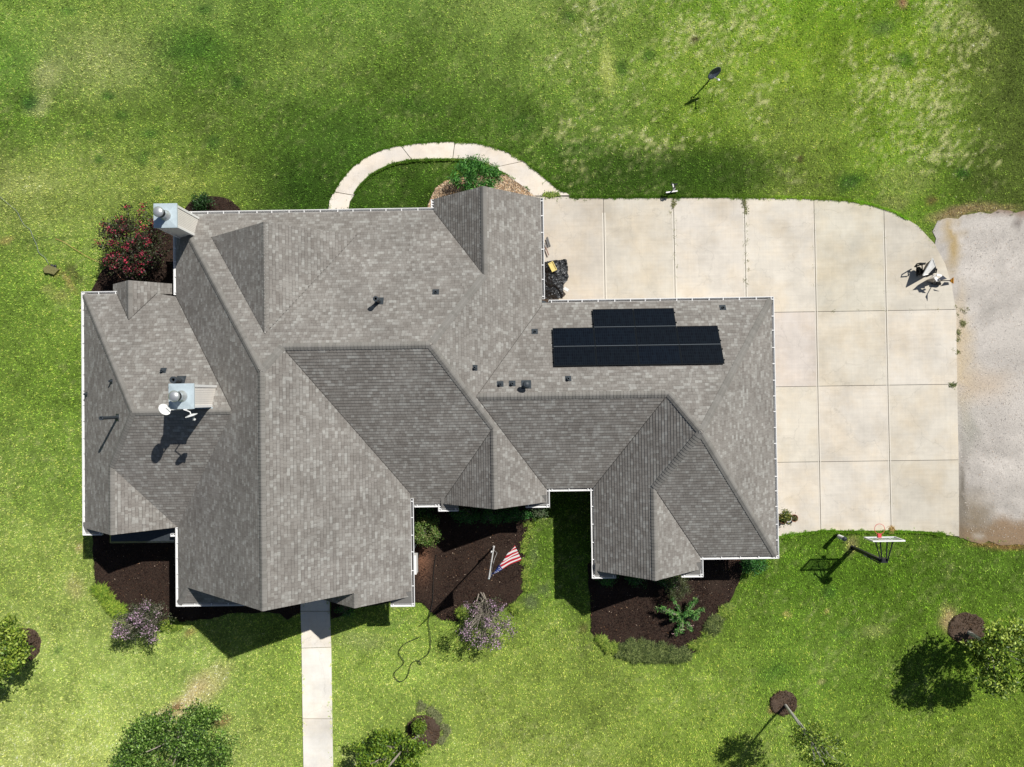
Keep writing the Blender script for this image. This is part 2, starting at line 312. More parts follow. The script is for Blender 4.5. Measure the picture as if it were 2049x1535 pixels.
def disc(u, v, ru, rv, seed=0, n=28):
    r = random.Random(seed); return pp([(u + ru*(1+r.uniform(-.07,.07))*math.cos(2*math.pi*k/n), v + rv*(1+r.uniform(-.07,.07))*math.sin(2*math.pi*k/n)) for k in range(n)])
RINGS = [disc(1567,1407,28,25,1), disc(1934,1258,38,31,2), disc(50,1290,32,34,3), disc(848,1464,34,34,4)]
OUT = [(658,420),(660,402),(668,385),(678,365),(690,350),(706,333),(725,318),(747,306),(770,297),(800,290),(830,286),(870,283),(910,282),(960,286),(1010,300),(1050,322),(1085,350),(1115,375),(1140,391)]
INN = [(697,420),(700,404),(708,392),(718,376),(728,365),(744,350),(762,340),(782,331),(800,326),(825,322),(850,321),(880,320),(905,320),(928,321),(950,323),(985,336),(1015,352),(1042,370),(1068,392)]
WALK = [(603,1120),(655,1120),(663,1240),(664,1300),(665,1440),(668,1560),(609,1560),(606,1440),(604,1300),(602,1240)]
hard = [DRIVE, GRAVEL, pp(OUT + INN[::-1]), pp(WALK)]
beds = [BEDL, BEDM, BEDE, BEDR, BEDNW, BEDN, ROCK] + RINGS

# ------------------------------------------------------------------ ground sheet
def grid_sheet():
    xs = np.concatenate([[-700,-450,-300,-200,-150,-120,-100], np.arange(-86, -32, 2), np.arange(-32, 32.1, .2), np.arange(34, 88, 2), [100,120,150,200,300,450,700]])
    ys = np.concatenate([[-700,-450,-300,-200,-150,-120,-100], np.arange(-84, -26, 2), np.arange(-26, 26.1, .2), np.arange(28, 88, 2), [100,120,150,200,300,450,700]])
    X, Y = np.meshgrid(xs, ys); nx, ny = len(xs), len(ys)
    Z = fbm(X, Y, 2.5, 91) * .03 - .015
    v = np.stack([X, Y, Z], -1).reshape(-1, 3)
    i, j = np.meshgrid(np.arange(nx-1), np.arange(ny-1)); a = (j*nx+i).ravel()
    f = np.stack([a, a+1, a+1+nx, a+nx], -1)
    me = bpy.data.meshes.new('lawn'); me.vertices.add(len(v)); me.vertices.foreach_set('co', v.ravel())
    me.loops.add(f.size); me.loops.foreach_set('vertex_index', f.ravel()); me.polygons.add(len(f))
    me.polygons.foreach_set('loop_start', np.arange(0, f.size, 4)); me.update(calc_edges=True)
    c = lawn_color(X.ravel(), Y.ravel()) * 1.06
    ca = me.color_attributes.new('tint', 'FLOAT_COLOR', 'POINT'); ca.data.foreach_set('color', np.concatenate([c, np.ones((len(c), 1))], 1).ravel())
    m = mat('turf', (1, 1, 1), .95, spec=.1, noise=.5, nscale=14, bump=.03, attr=True, bscale=30)
    o = link('lawn', me, m); tag(o, 'green lawn all round the house', None, None, 'structure')
grid_sheet()

def raw_tris(name, v, col, m, nper=3):
    me = bpy.data.meshes.new(name); n = len(v); nf = n // nper
    me.vertices.add(n); me.vertices.foreach_set('co', v.astype(np.float32).ravel())
    me.loops.add(n); me.loops.foreach_set('vertex_index', np.arange(n)); me.polygons.add(nf)
    me.polygons.foreach_set('loop_start', np.arange(0, n, nper)); me.update(calc_edges=False)
    ca = me.color_attributes.new('tint', 'BYTE_COLOR', 'POINT')
    ca.data.foreach_set('color', np.concatenate([col, np.ones((n, 1))], 1).astype(np.float32).ravel())
    o = bpy.data.objects.new(name, me); COL.objects.link(o); me.materials.append(m); return o

ZHARD = .052
def blades(N, area, hlo, hhi, wlo, whi, colf, keep, seed, zb=0.0, lean=.8):
    r = np.random.default_rng(seed); x = r.uniform(area[0], area[1], N); y = r.uniform(area[2], area[3], N)
    k = keep(x, y) & (vnoise(x, y, .10, 51) + .6*vnoise(x, y, .05, 52) > -.36); x = x[k]; y = y[k]; n = len(x)
    h = r.uniform(hlo, hhi, n); wd = r.uniform(wlo, whi, n); a = r.uniform(0, 2*np.pi, n); t = r.uniform(.55, .985, n); b = r.uniform(0, 2*np.pi, n)
    zz = np.full(n, zb)
    for a_ in hard: zz = np.where(inside(a_, x, y), ZHARD, zz)
    base = np.stack([x, y, zz], -1); sd = np.stack([np.cos(a), np.sin(a), np.zeros(n)], -1) * wd[:, None] / 2
    tip = base + np.stack([np.cos(b)*h*t, np.sin(b)*h*t, h*np.sqrt(1-t*t) + .008], -1)
    v = np.stack([base - sd, base + sd, tip], 1).reshape(-1, 3)
    cl_ = np.clip(1 + 1.35*vnoise(x, y, .12, 77) + 1.7*vnoise(x, y, .06, 78), .15, 2.1)
    c = colf(x, y) * (r.uniform(.45, 1.55, n) * cl_)[:, None] * np.array(BLADE)
    yl = (r.random(n) < .07)[:, None]; c = np.where(yl, c * np.array([1.45, 1.3, 1.15]), c)
    return v, np.repeat(np.clip(c, 0, 1), 3, 0)
def keep_lawn(x, y):
    u, v = to_px(x, y); k = (u > -240) & (u < 2290) & (v > -240) & (v < 1780)
    wx = x + vnoise(x, y, .13, 3) * .34 + vnoise(x, y, .5, 9) * .26; wy = y + vnoise(x, y, .13, 4) * .34 + vnoise(x, y, .5, 8) * .26
    for a in hard + beds: k &= ~inside(a, wx, wy)
    return k & ~inside(HIN, x, y)
M['blade'] = mat('grass_blades', (1, 1, 1), .6, spec=.15, attr=True, trans=.3)
NB = 1500000
v_, c_ = blades(NB, (-31.5, 31.5, -25.5, 25.5), .045, .10, .016, .034, lawn_color, keep_lawn, 11)
g = raw_tris('grass_blades', v_, c_, M['blade']); tag(g, 'short mown grass blades of the lawn', None, None, 'stuff')
del v_, c_
def fringe(seed=19):
    r = np.random.default_rng(seed); X = []; Y = []
    for pl_ in hard[:1] + hard[2:]:
        for i in range(len(pl_)):
            a = np.array(pl_[i]); b = np.array(pl_[(i+1) % len(pl_)]); L = np.hypot(*(b-a)); n = int(L * 800)
            t = r.random(n); p = a + (b-a)*t[:, None]; nx = np.array([-(b-a)[1], (b-a)[0]]) / (L + 1e-9)
            off = (vnoise(p[:,0], p[:,1], .22, 21) * .20 + vnoise(p[:,0], p[:,1], .07, 22) * .12 + .03 + r.normal(size=n)*.03)
            off = -.04 + (np.maximum(off, 0) + .04) * r.random(n)
            keep = r.random(n) < .9
            for sg in (1, -1): q = p + nx * (off*sg)[:, None]; X.append(q[keep, 0]); Y.append(q[keep, 1])
    x = np.concatenate(X); y = np.concatenate(Y)
    u, v = to_px(x, y); k = (v < 440) | ((v > 1050) & (u > 1555)) | ((v > 1200) & (u < 700) & (r.random(len(x)) < .35))
    k &= ~inside(HIN, x, y) & ~inside(ROCK, x, y) & ((u < 1890) | (v < 520)) & ~((u > 1085) & (u < 1140) & (v > 385)) & ~((v > 388) & (u < 1085))
    x = x[k]; y = y[k]; n = len(x); h = r.uniform(.05, .11, n); wd = r.uniform(.014, .03, n); a = r.uniform(0, 6.28, n); b = r.uniform(0, 6.28, n); t = r.uniform(.4, .9, n)
    base = np.stack([x, y, np.full(n, ZHARD)], -1); sd = np.stack([np.cos(a), np.sin(a), np.zeros(n)], -1)*wd[:, None]/2
    tip = base + np.stack([np.cos(b)*h*t, np.sin(b)*h*t, h*np.sqrt(1-t*t*.9)], -1)
    c = lawn_color(x, y) * (r.uniform(.6, 1.5, n))[:, None] * np.array(BLADE) * .95
    o = raw_tris('edge_grass', np.stack([base-sd, base+sd, tip], 1).reshape(-1, 3), np.repeat(np.clip(c, 0, 1), 3, 0), M['blade']); tag(o, 'grass blades creeping over the concrete edges', None, None, 'stuff')
fringe()

# ------------------------------------------------------------------ beds, gravel, concrete
def sheet(name, poly, z, m, label=None, th=.0, seed=0, step=.25, bumpz=0.0, color=None, jag=.0):
    """polygon filled with a fine grid so that it can undulate; ragged edge"""
    xs = [p[0] for p in poly]; ys = [p[1] for p in poly]
    bm = bmesh.new(); ring = []
    n = len(poly); r = random.Random(seed)
    for i in range(n):
        a = Vector(poly[i]); b = Vector(poly[(i+1) % n]); L = (b-a).length; k = max(1, int(L / step))
        for j in range(k):
            q = a.lerp(b, j / k); q = q + Vector((r.uniform(-jag, jag), r.uniform(-jag, jag))); ring.append(bm.verts.new((q.x, q.y, z)))
    f = bm.faces.new(ring); bm.normal_update()
    if f.normal.z < 0: f.normal_flip()
    if bumpz:
        bmesh.ops.triangulate(bm, faces=bm.faces)
        for _ in range(4):
            L = [e for e in bm.edges if e.calc_length() > step * 1.3]
            if not L: break
            bmesh.ops.subdivide_edges(bm, edges=L, cuts=1); bmesh.ops.triangulate(bm, faces=bm.faces)
        for vv in bm.verts:
            if not vv.is_boundary: vv.co.z += bumpz * (.6 + float(fbm(np.array([vv.co.x]), np.array([vv.co.y]), .8, 3)[0]))
    if th:
        e = bmesh.ops.extrude_face_region(bm, geom=list(bm.faces)); bmesh.ops.translate(bm, verts=[q for q in e['geom'] if isinstance(q, bmesh.types.BMVert)], vec=(0, 0, -th))
        bmesh.ops.recalc_face_normals(bm, faces=bm.faces)
    me = bpy.data.meshes.new(name); bm.to_mesh(me); bm.free()
    ca = me.color_attributes.new('tint', 'FLOAT_COLOR', 'POINT')
    co_ = np.zeros(len(me.vertices)*3); me.vertices.foreach_get('co', co_); co_ = co_.reshape(-1, 3)
    cc = color(co_[:, 0], co_[:, 1]) if color else np.ones((len(co_), 3))
    ca.data.foreach_set('color', np.concatenate([cc, np.ones((len(cc), 1))], 1).ravel())
    o = link(name, me, m); tag(o, label, None, None, 'structure'); return o
def mulchc(x, y):
    c = np.ones((len(x), 3)); u, v = to_px(x, y)
    k = np.exp(-(((u - 846) / 14)**2 + ((v - 1120) / 38)**2)); return c * (1 + k[:, None] * np.array([4.2, 3.2, 2.6]))
for nm, pl_, lb in (('mulch_bed', BEDL, 'dark mulch bed at the left front corner'), ('mulch_bed', BEDM, 'dark mulch bed round the flagpole'), ('mulch_bed', BEDE, 'mulch strip right of the front walk'),
                    ('mulch_bed', BEDR, 'dark mulch bed in front of the right wing'), ('mulch_bed', BEDNW, 'mulch bed under the red flowering shrub'), ('mulch_bed', BEDN, 'small mulch bed on the back wall')):
    sheet(nm, pl_, .022, M['mulch'], lb, .03, 3, .25, .05, mulchc, .04)
M['ringmulch'] = mat('brown_mulch', (.088, .060, .042), .95, noise=.5, nscale=14, bump=.04, attr=True, bscale=22)
for i, (r_, wh) in enumerate(zip(RINGS, ('round the leaning slim tree', 'round the large tree at the right edge', 'round the tree at the left edge', 'round the round glossy tree'))):
    sheet('mulch_ring', r_, .024, M['ringmulch'], 'brown mulch ring ' + wh, .03, i, .12, .08, None, .03)
# chips scattered on the mulch
def chips(polys, dens, size, cols, name, label, z=.06, seed=5, m=None):
    r = np.random.default_rng(seed); V = []; C = []
    for pl_ in polys:
        a = np.array(pl_); x0, y0 = a.min(0); x1, y1 = a.max(0); n = int(dens * (x1-x0) * (y1-y0))
        x = r.uniform(x0, x1, n); y = r.uniform(y0, y1, n); k = inside(pl_, x, y) & ~inside(HIN, x, y); x = x[k]; y = y[k]; n = len(x)
        an = r.uniform(0, 6.28, n); s = r.uniform(.5, 1.3, n) * size; q = r.uniform(.25, .8, n)
        ax = np.stack([np.cos(an)*s, np.sin(an)*s, r.uniform(-.4, .4, n)*s], -1); bx = np.stack([-np.sin(an)*s*q, np.cos(an)*s*q, r.uniform(-.3, .3, n)*s], -1)
        c = np.stack([x, y, z + .02 * vnoise(x, y, .5, 2) + r.uniform(0, .02, n)], -1)
        V.append(np.stack([c-ax, c-bx, c+ax, c+bx], 1).reshape(-1, 3))
        cc = np.array([lin(t) for t in cols])[r.integers(0, len(cols), n)] * r.uniform(.6, 1.3, n)[:, None]; C.append(np.repeat(cc, 4, 0))
    o = raw_tris(name, np.concatenate(V), np.clip(np.concatenate(C), 0, 1), m or M['petal'], 4); tag(o, label, None, None, 'stuff'); return o
M['chip'] = mat('bark_chips', (1, 1, 1), .9, spec=.1, attr=True)
chips([BEDL, BEDM, BEDE, BEDR, BEDNW, BEDN], 420, .028, [(48,36,32),(40,30,28),(58,42,36),(34,26,24),(74,54,44),(46,34,30)], 'bark_chips', 'dark bark chips lying over the mulch beds', .062, 5, M['chip'])
chips([BEDL, BEDM, BEDR], 9, .022, [(170,140,110),(190,170,150),(140,100,70)], 'pale_chips', 'scattered pale wood flecks on the mulch', .075, 6, M['chip'])
chips(RINGS, 420, .03, [(72,56,42),(58,46,35),(90,70,52),(48,38,30)], 'ring_chips', 'brown bark chips of the tree rings', .075, 7, M['chip'])
M['rockbase'] = mat('rock_bed_base', (.20, .15, .10), .95, noise=.3)
sheet('river_rock_bed', ROCK, .022, M['rockbase'], 'bed of tan river pebbles at the back gable', .02, 5, .2, .02)
M['pebble'] = mat('river_pebbles', (1, 1, 1), .75, attr=True)
def pebbles():
    r = np.random.default_rng(3); a = np.array(ROCK); V = []; C = []
    x0, y0 = a.min(0); x1, y1 = a.max(0); n = 9000; x = r.uniform(x0, x1, n); y = r.uniform(y0, y1, n)
    k = inside(ROCK, x, y) & (y > 8.4); x, y = x[k], y[k]
    oc = np.array([(1,0,0),(0,1,0),(-1,0,0),(0,-1,0),(0,0,1)]); tri = [(0,1,4),(1,2,4),(2,3,4),(3,0,4)]
    cols = [lin(t) for t in ((215,190,155),(190,160,125),(235,215,185),(160,130,105),(205,170,130),(225,205,180),(150,135,120))]
    for px, py in zip(x, y):
        s = r.uniform(.022, .05); an = r.uniform(0, 3.14); ca, sa = math.cos(an), math.sin(an); e = r.uniform(.6, 1)
        p = np.array([(px + (q[0]*ca - q[1]*e*sa)*s, py + (q[0]*sa + q[1]*e*ca)*s, .03 + q[2]*s*.7 + r.uniform(0, .02)*0) for q in oc])
        cc = np.array(cols[r.integers(0, 7)]) * r.uniform(.8, 1.05)
        for t in tri: V.append(p[list(t)]); C.append(np.tile(cc, (3, 1)))
    o = raw_tris('river_pebbles', np.concatenate(V), np.concatenate(C), M['pebble']); tag(o, 'tan and cream river pebbles', None, None, 'stuff')
pebbles()

def gravel_mat():
    m = bpy.data.materials.new('crushed_gravel'); m.use_nodes = True; t = m.node_tree; n = t.nodes; l = t.links; b = n['Principled BSDF']
    b.inputs['Roughness'].default_value = .95; b.inputs['Specular IOR Level'].default_value = .1
    vc = n.new('ShaderNodeVertexColor'); vc.layer_name = 'tint'; tc = n.new('ShaderNodeTexCoord')
    vo = n.new('ShaderNodeTexVoronoi'); vo.inputs['Scale'].default_value = 34; l.new(tc.outputs['Object'], vo.inputs['Vector'])
    sp = n.new('ShaderNodeSeparateColor'); l.new(vo.outputs['Color'], sp.inputs[0])
    mr = n.new('ShaderNodeMapRange'); mr.inputs[3].default_value = .90; mr.inputs[4].default_value = 1.09; l.new(sp.outputs[0], mr.inputs[0])
    mx = n.new('ShaderNodeMix'); mx.data_type = 'RGBA'; mx.blend_type = 'MULTIPLY'; mx.inputs[0].default_value = 1
    l.new(vc.outputs[0], mx.inputs[6]); l.new(mr.outputs[0], mx.inputs[7]); l.new(mx.outputs[2], b.inputs['Base Color'])
    bp = n.new('ShaderNodeBump'); bp.inputs['Distance'].default_value = .012; l.new(sp.outputs[1], bp.inputs['Height']); l.new(bp.outputs[0], b.inputs['Normal'])
    return m
def gravc(x, y):
    u, v = to_px(x, y); c = np.tile(np.array(lin((222, 215, 206))), (len(x), 1))
    n1 = fbm(x, y, 1.4, 101); n2 = fbm(x, y, .5, 111)
    n3 = fbm(x*.35 + y*.1, y, .5, 121); c = c * (1 + .20*n1 + .16*n2 + .14*n3)[:, None]
    def bl(k, col): 
        k = np.clip(k, 0, 1)[:, None]; return c*(1-k) + np.array(lin(col))*k
    wob = n1 * 30; w2 = n2 * 16
    c = bl(np.clip(1.3 - np.hypot((u-1905+wob*.9+w2)/24, (v-488+wob)/62), 0, 1), (206, 182, 136))
    c = bl(np.clip(1.3 - np.hypot((u-1962)/60, (v-770+wob*.5)/32), 0, 1) * .8, (225, 205, 180))
    c = bl(np.clip(1.4 - np.hypot((u-1924+wob*.4)/16, (v-700)/120), 0, 1) * .9, (232, 212, 178))
    c = bl(np.clip((v - 1026 + w2 + wob*.7) / 26, 0, 1) * .85, (158, 128, 92))
    c = bl(np.clip(1.25 - np.hypot((u-1950+w2)/46, (v-1030)/52), 0, 1) * .8, (150, 135, 110))
    c = bl(np.clip(1.3 - np.hypot((u-1924)/9, (v-990)/95), 0, 1) * .8, (118, 110, 95))
    c = bl(np.clip(1.3 - np.hypot((u-1958)/14, (v-1072)/6), 0, 1) * .8, (205, 195, 180))
    c = bl(np.clip((436 + w2 - v) / 14, 0, 1) * .75, (150, 120, 95))
    c = bl(np.clip(1.2 - np.hypot((u-1925+wob)/22, (v-850)/70), 0, 1) * .4, (165, 168, 150))
    c = bl(np.clip(1.2 - np.hypot((u-2035)/12, (v-447)/12), 0, 1) * .7, (130, 120, 115))
    return np.clip(c / LIGHT, 0, 1)
sheet('gravel_lot', GRAVEL, .016, gravel_mat(), 'pale crushed gravel lot along the right edge', 0, 9, .3, .012, gravc, .13)
M['stone'] = mat('gravel_stones', (1, 1, 1), .9, attr=True)
GRV = pp([(1915,560),(1925,470),(1960,445),(2060,440),(2090,440),(2090,1080),(1990,1075),(1930,1068),(1922,900)])
chips([GRV], 70, .022, [(205,198,190),(175,168,162),(150,146,142),(225,218,205),(190,170,150)], 'loose_gravel', 'loose crushed stones on the gravel lot', .032, 8, M['stone'])

def concrete_mat(name, base, streak=1.0):
    m = bpy.data.materials.new(name); m.use_nodes = True; t = m.node_tree; n = t.nodes; l = t.links; b = n['Principled BSDF']
    b.inputs['Roughness'].default_value = .9; b.inputs['Specular IOR Level'].default_value = .2
    tc = n.new('ShaderNodeTexCoord'); vc = n.new('ShaderNodeVertexColor'); vc.layer_name = 'tint'
    def nz(scale, det, sx=1, sy=1, lo=.9, hi=1.1, a=.3, bb=.7):
        mp = n.new('ShaderNodeMapping'); mp.inputs['Scale'].default_value = (sx, sy, 1); l.new(tc.outputs['Object'], mp.inputs[0])
        q = n.new('ShaderNodeTexNoise'); q.inputs['Scale'].default_value = scale; q.inputs['Detail'].default_value = det; q.inputs['Roughness'].default_value = .65; l.new(mp.outputs[0], q.inputs['Vector'])
        r = n.new('ShaderNodeMapRange'); r.inputs[1].default_value = a; r.inputs[2].default_value = bb; r.inputs[3].default_value = lo; r.inputs[4].default_value = hi; l.new(q.outputs[0], r.inputs[0]); return r.outputs[0]
    cur = vc.outputs[0]
    c0 = n.new('ShaderNodeMix'); c0.data_type = 'RGBA'; c0.blend_type = 'MULTIPLY'; c0.inputs[0].default_value = 1; c0.inputs[6].default_value = base + (1,); l.new(cur, c0.inputs[7]); cur = c0.outputs[2]
    warm = n.new('ShaderNodeMix'); warm.data_type = 'RGBA'; warm.blend_type = 'MULTIPLY'; l.new(nz(.55, 4, lo=0, hi=.8, a=.42, bb=.72), warm.inputs[0]); l.new(cur, warm.inputs[6]); warm.inputs[7].default_value = (1.0, .93, .82, 1); cur = warm.outputs[2]
    for f in (nz(.9, 6, lo=.90, hi=1.06), nz(.35, 7, lo=1.04, hi=.80, a=.45, bb=.72), nz(1, 5, .5, 9, 1 - .05*streak, 1 + .04*streak), nz(1.2, 4, 11, .35, 1 - .03*streak, 1 + .03*streak), nz(38, 2, lo=.95, hi=1.05)):
        x = n.new('ShaderNodeMix'); x.data_type = 'RGBA'; x.blend_type = 'MULTIPLY'; x.inputs[0].default_value = 1; l.new(cur, x.inputs[6]); l.new(f, x.inputs[7]); cur = x.outputs[2]
    # faint hairline stains
    vo = n.new('ShaderNodeTexVoronoi'); vo.feature = 'DISTANCE_TO_EDGE'; vo.inputs['Scale'].default_value = .33
    wp = n.new('ShaderNodeTexNoise'); wp.inputs['Scale'].default_value = 1.3; wp.inputs['Detail'].default_value = 5; l.new(tc.outputs['Object'], wp.inputs['Vector'])
    ad = n.new('ShaderNodeMix'); ad.data_type = 'RGBA'; ad.blend_type = 'ADD'; ad.inputs[0].default_value = 1; l.new(tc.outputs['Object'], ad.inputs[6]); l.new(wp.outputs['Color'], ad.inputs[7]); l.new(ad.outputs[2], vo.inputs['Vector'])
    r = n.new('ShaderNodeMapRange'); r.inputs[1].default_value = 0; r.inputs[2].default_value = .006; r.inputs[3].default_value = .86; r.inputs[4].default_value = 1; l.new(vo.outputs['Distance'], r.inputs[0])
    x = n.new('ShaderNodeMix'); x.data_type = 'RGBA'; x.blend_type = 'MULTIPLY'; x.inputs[0].default_value = 1; l.new(cur, x.inputs[6]); l.new(r.outputs[0], x.inputs[7]); cur = x.outputs[2]
    l.new(cur, b.inputs['Base Color'])
    bp = n.new('ShaderNodeBump'); bp.inputs['Distance'].default_value = .003; q = n.new('ShaderNodeTexNoise'); q.inputs['Scale'].default_value = 60; l.new(tc.outputs['Object'], q.inputs['Vector']); l.new(q.outputs[0], bp.inputs['Height']); l.new(bp.outputs[0], b.inputs['Normal'])
    return m
M['concrete'] = concrete_mat('driveway_concrete', (.635, .59, .515))
M['conc2'] = concrete_mat('walk_concrete', (.80, .775, .72), .5)
M['concp'] = concrete_mat('curved_walk_concrete', (.74, .69, .63), .6)
M['joint'] = mat('joint_dirt', (.09, .08, .065), .95, noise=.4, nscale=5)
def clip(poly, axis, val, keep_hi):
    out = []; n = len(poly)
    for i in range(n):
        a = poly[i]; b = poly[(i+1) % n]; ia = (a[axis] >= val) == keep_hi; ib = (b[axis] >= val) == keep_hi
        if a[axis] == val: ia = True
        if b[axis] == val: ib = True
        if ia: out.append(a)
        if ia != ib and a[axis] != b[axis]:
            t = (val - a[axis]) / (b[axis] - a[axis]); out.append(tuple(a[k] + (b[k]-a[k])*t for k in range(len(a))))
    return out
def slabs(name, poly, xs, ys, gap, z, th, m, label):
    mb = MB(); xs = [-99] + xs + [99]; ys = [-99] + ys + [99]; r = random.Random(4)
    for i in range(len(xs)-1):
        for j in range(len(ys)-1):
            q = clip(poly, 0, xs[i] + gap/2, True)
            if len(q) < 3: continue
            q = clip(q, 0, xs[i+1] - gap/2, False)
            if len(q) < 3: continue
            q = clip(q, 1, ys[j] + gap/2, True)
            if len(q) < 3: continue
            q = clip(q, 1, ys[j+1] - gap/2, False)
            if len(q) < 3: continue
            t = r.uniform(.86, 1.04); c = (t, t * r.uniform(.985, 1.01), t * r.uniform(.96, 1.02)); c = tuple(min(1, a) for a in c)
            tr = tessellate_polygon([[Vector((a[0], a[1], 0)) for a in q]])
            for f in tr: 
                pts = [(q[k][0], q[k][1], z) for k in f]
                if (Vector(pts[1])-Vector(pts[0])).cross(Vector(pts[2])-Vector(pts[0])).z < 0: pts = pts[::-1]
                mb.poly(pts, 0, None, c)
            for k in range(len(q)):
                a, b = q[k], q[(k+1) % len(q)]; mb.poly([(a[0],a[1],z),(b[0],b[1],z),(b[0],b[1],z-th),(a[0],a[1],z-th)], 0, None, c)
    o = mb.build(name, m); tag(o, label, None, None, 'structure')
    return o
jx = [P2(1209,500)[0], P2(1349,500)[0], P2(1490.5,500)[0], (P2(1634,700)[0]), P2(1774,700)[0]]
jy = sorted([P2(1730,622.5)[1], P2(1730,771.5)[1], P2(1740,922.5)[1]])
slabs('driveway', DRIVE, jx, jy, .024, .05, .05, M['concrete'], 'pale jointed concrete driveway beside the house')
sheet('driveway_joint', [(p[0]*.999, p[1]*.999) for p in DRIVE], .030, M['joint'], 'dirt in the driveway joints', 0, 1, .5)
# lighter tooled borders either side of the open joints
mb = MB()
for x in jx[:3]:
    for s in (-1, 1): mb.box((x + s*.055 - .028, 4.3, .0502), (x + s*.055 + .028, 9.0 if x < jx[2] else 8.9, .0545))
for x in jx[3:]:
    for s in (-1, 1): mb.box((x + s*.05 - .018, -6.6, .0502), (x + s*.05 + .018, 8.3 if x < jx[4] else 7.9, .0545))
M['tooled'] = mat('tooled_edge', (.66, .62, .54), .85, noise=.08)
o = mb.build('joint_border', M['tooled']); tag(o, 'smooth tooled borders along the driveway joints', None, None, 'structure')
# curved walk built piece by piece between its joints
def strip_walk(name, A, B, cuts, z, m, label, gap=.02):
    mb = MB(); r = random.Random(8); t0 = 1
    for k in range(len(A)-1):
        if k in cuts: t0 = r.uniform(.93, 1.0)
        a0, a1 = P(*A[k]), P(*A[k+1]); b0, b1 = P(*B[k]), P(*B[k+1])
        if k in cuts:
            a0 = a0.lerp(a1, gap / max((a1-a0).length, .01)); b0 = b0.lerp(b1, gap / max((b1-b0).length, .01))
        c = (min(1, t0*1.0), t0*.99, t0*.98)
        up = Vector((0, 0, z)); dn = Vector((0, 0, -.04))
        q = [a0+up, b0+up, b1+up, a1+up]
        if (q[1]-q[0]).cross(q[2]-q[0]).z < 0: q = q[::-1]
        mb.poly(q, 0, None, c)
        for s, e in ((a0, a1), (b0, b1), (a0, b0), (a1, b1)): mb.poly([s+up, e+up, e+dn, s+dn], 0, None, c)
    o = mb.build(name, m); tag(o, label, None, None, 'structure')
strip_walk('curved_path', OUT, INN, (2, 9, 12, 15), .046, M['concp'], 'curved concrete path from the back wall to the driveway', .035)
mb = MB(); mb.bar(P(1072,392.5,.04), P(1142,392,.04), .05, .03); o = mb.build('path_joint', M['joint']); tag(o, 'dark joint between path and driveway', None, None, 'structure')
LA = [(602,1120),(602,1222),(604,1296),(606,1437),(609,1600)]; LB = [(658,1120),(660,1222),(663,1294),(665,1437),(668,1600)]
strip_walk('front_walk', LA, LB, (1, 2, 3), .046, M['conc2'], 'straight pale concrete walk from the front entry', .03)

# ------------------------------------------------------------------ HOUSE
ZE = 2.85; gE, gN = .85035, .60170
A_ = dict(W1=16.139,N1=8.187,E1=-1.142,S1=5.623,E2=3.94,N2=5.396,S2=5.394,E3=12.765,W3=-.07,E4=9.834,S3=7.311,W5=19.69,N5=5.822,S5=6.356,E6=-10.344,Wg=18.384,Eg=-11.137,W7=5.686,Wd=15.304,Ed=-2.172,Wn=6.175,Wp=10.906,Sk=8.5)
DIR = {'W':(1,0),'E':(-1,0),'N':(0,-1),'S':(0,1)}
def pdir(n): return DIR['S'] if n == 'Sk' else DIR[n[0]]
def grad(n):
    s = pdir(n); g_ = gE if s[0] else gN; return s[0]*g_, s[1]*g_
def zat(n, x, y): g_ = grad(n); return A_[n] + g_[0]*x + g_[1]*y
def X3(*pl):
    """intersection of three of: roof plane name, ('y', val), ('x', val), ('z', val)"""
    A = []; b = []
    for p in pl:
        if isinstance(p, str): g_ = grad(p); A.append((-g_[0], -g_[1], 1)); b.append(A_[p])
        else: A.append({'x':(1,0,0),'y':(0,1,0),'z':(0,0,1)}[p[0]]); b.append(p[1])
    return Vector(np.linalg.solve(np.array(A, float), np.array(b, float)))
ze = ('z', ZE); zeW, zeN, zeS = ('z', 2.96), ('z', 3.07), ('z', 2.68)
Y1, YP, Y3, Y7, Y5, YN, YNs, Yd = -8.355, -8.995, -7.99, -4.857, -5.762, 9.038, 5.445, 7.289
A = X3('W1','N1','E1'); B = X3('N1','E1','S1'); Cc = X3('N1','S1','E2'); D = X3('S1','E2','W7'); Q = X3('E2','N2','S2'); Mm = X3('N2','S2','W3')
K = X3('N2','E3','S3'); L_ = X3('S3','W3','E4'); R5a = X3('W5','N5','S5'); R5b = X3('N5','S5','W1'); H5 = X3('W5','S5','E6')
AP5 = X3('W5','E6',('y',Y5)); APNs = X3('Wg','Eg',('y',YNs)); BNs = X3('Wg','Eg','N5'); AP7 = X3('W7','E2',('y',Y7)); AP3 = X3('W3','E4',('y',Y3))
APd = X3('Wd','Ed',('y',Yd)); Bd = X3('Wd','Ed','N1'); FdL = X3('Wd','N1',('y',Yd)); FdR = X3('Ed','N1',('y',Yd))
APN = X3('Wn','E2',('y',YN)); BN = X3('Wn','E2','N1'); AP1 = X3('W1','E1',('y',Y1)); PB = X3('E1','Wp',('y',Y1)); APP = X3('E1','Wp',('y',YP)); SkT = X3('W1','Sk',('y',Y1))
XW1 = (2.96 - A_['W1']) / gE; cNW = X3('N1',('x',XW1),('z',3.07)) if False else Vector((XW1, (A_['N1']-3.07)/gN, 3.07)); cNWv = X3('W1','N1',zeN); cSW = X3('W1','Sk',('z',2.96)); cNW5 = X3('W5','N5',ze); V5N = X3('W1','N5',zeW); V5S = X3('W1','S5',zeW); V5E = X3('S5','E6',('y',Y5)); f5 = X3('W5',('y',Y5),ze)
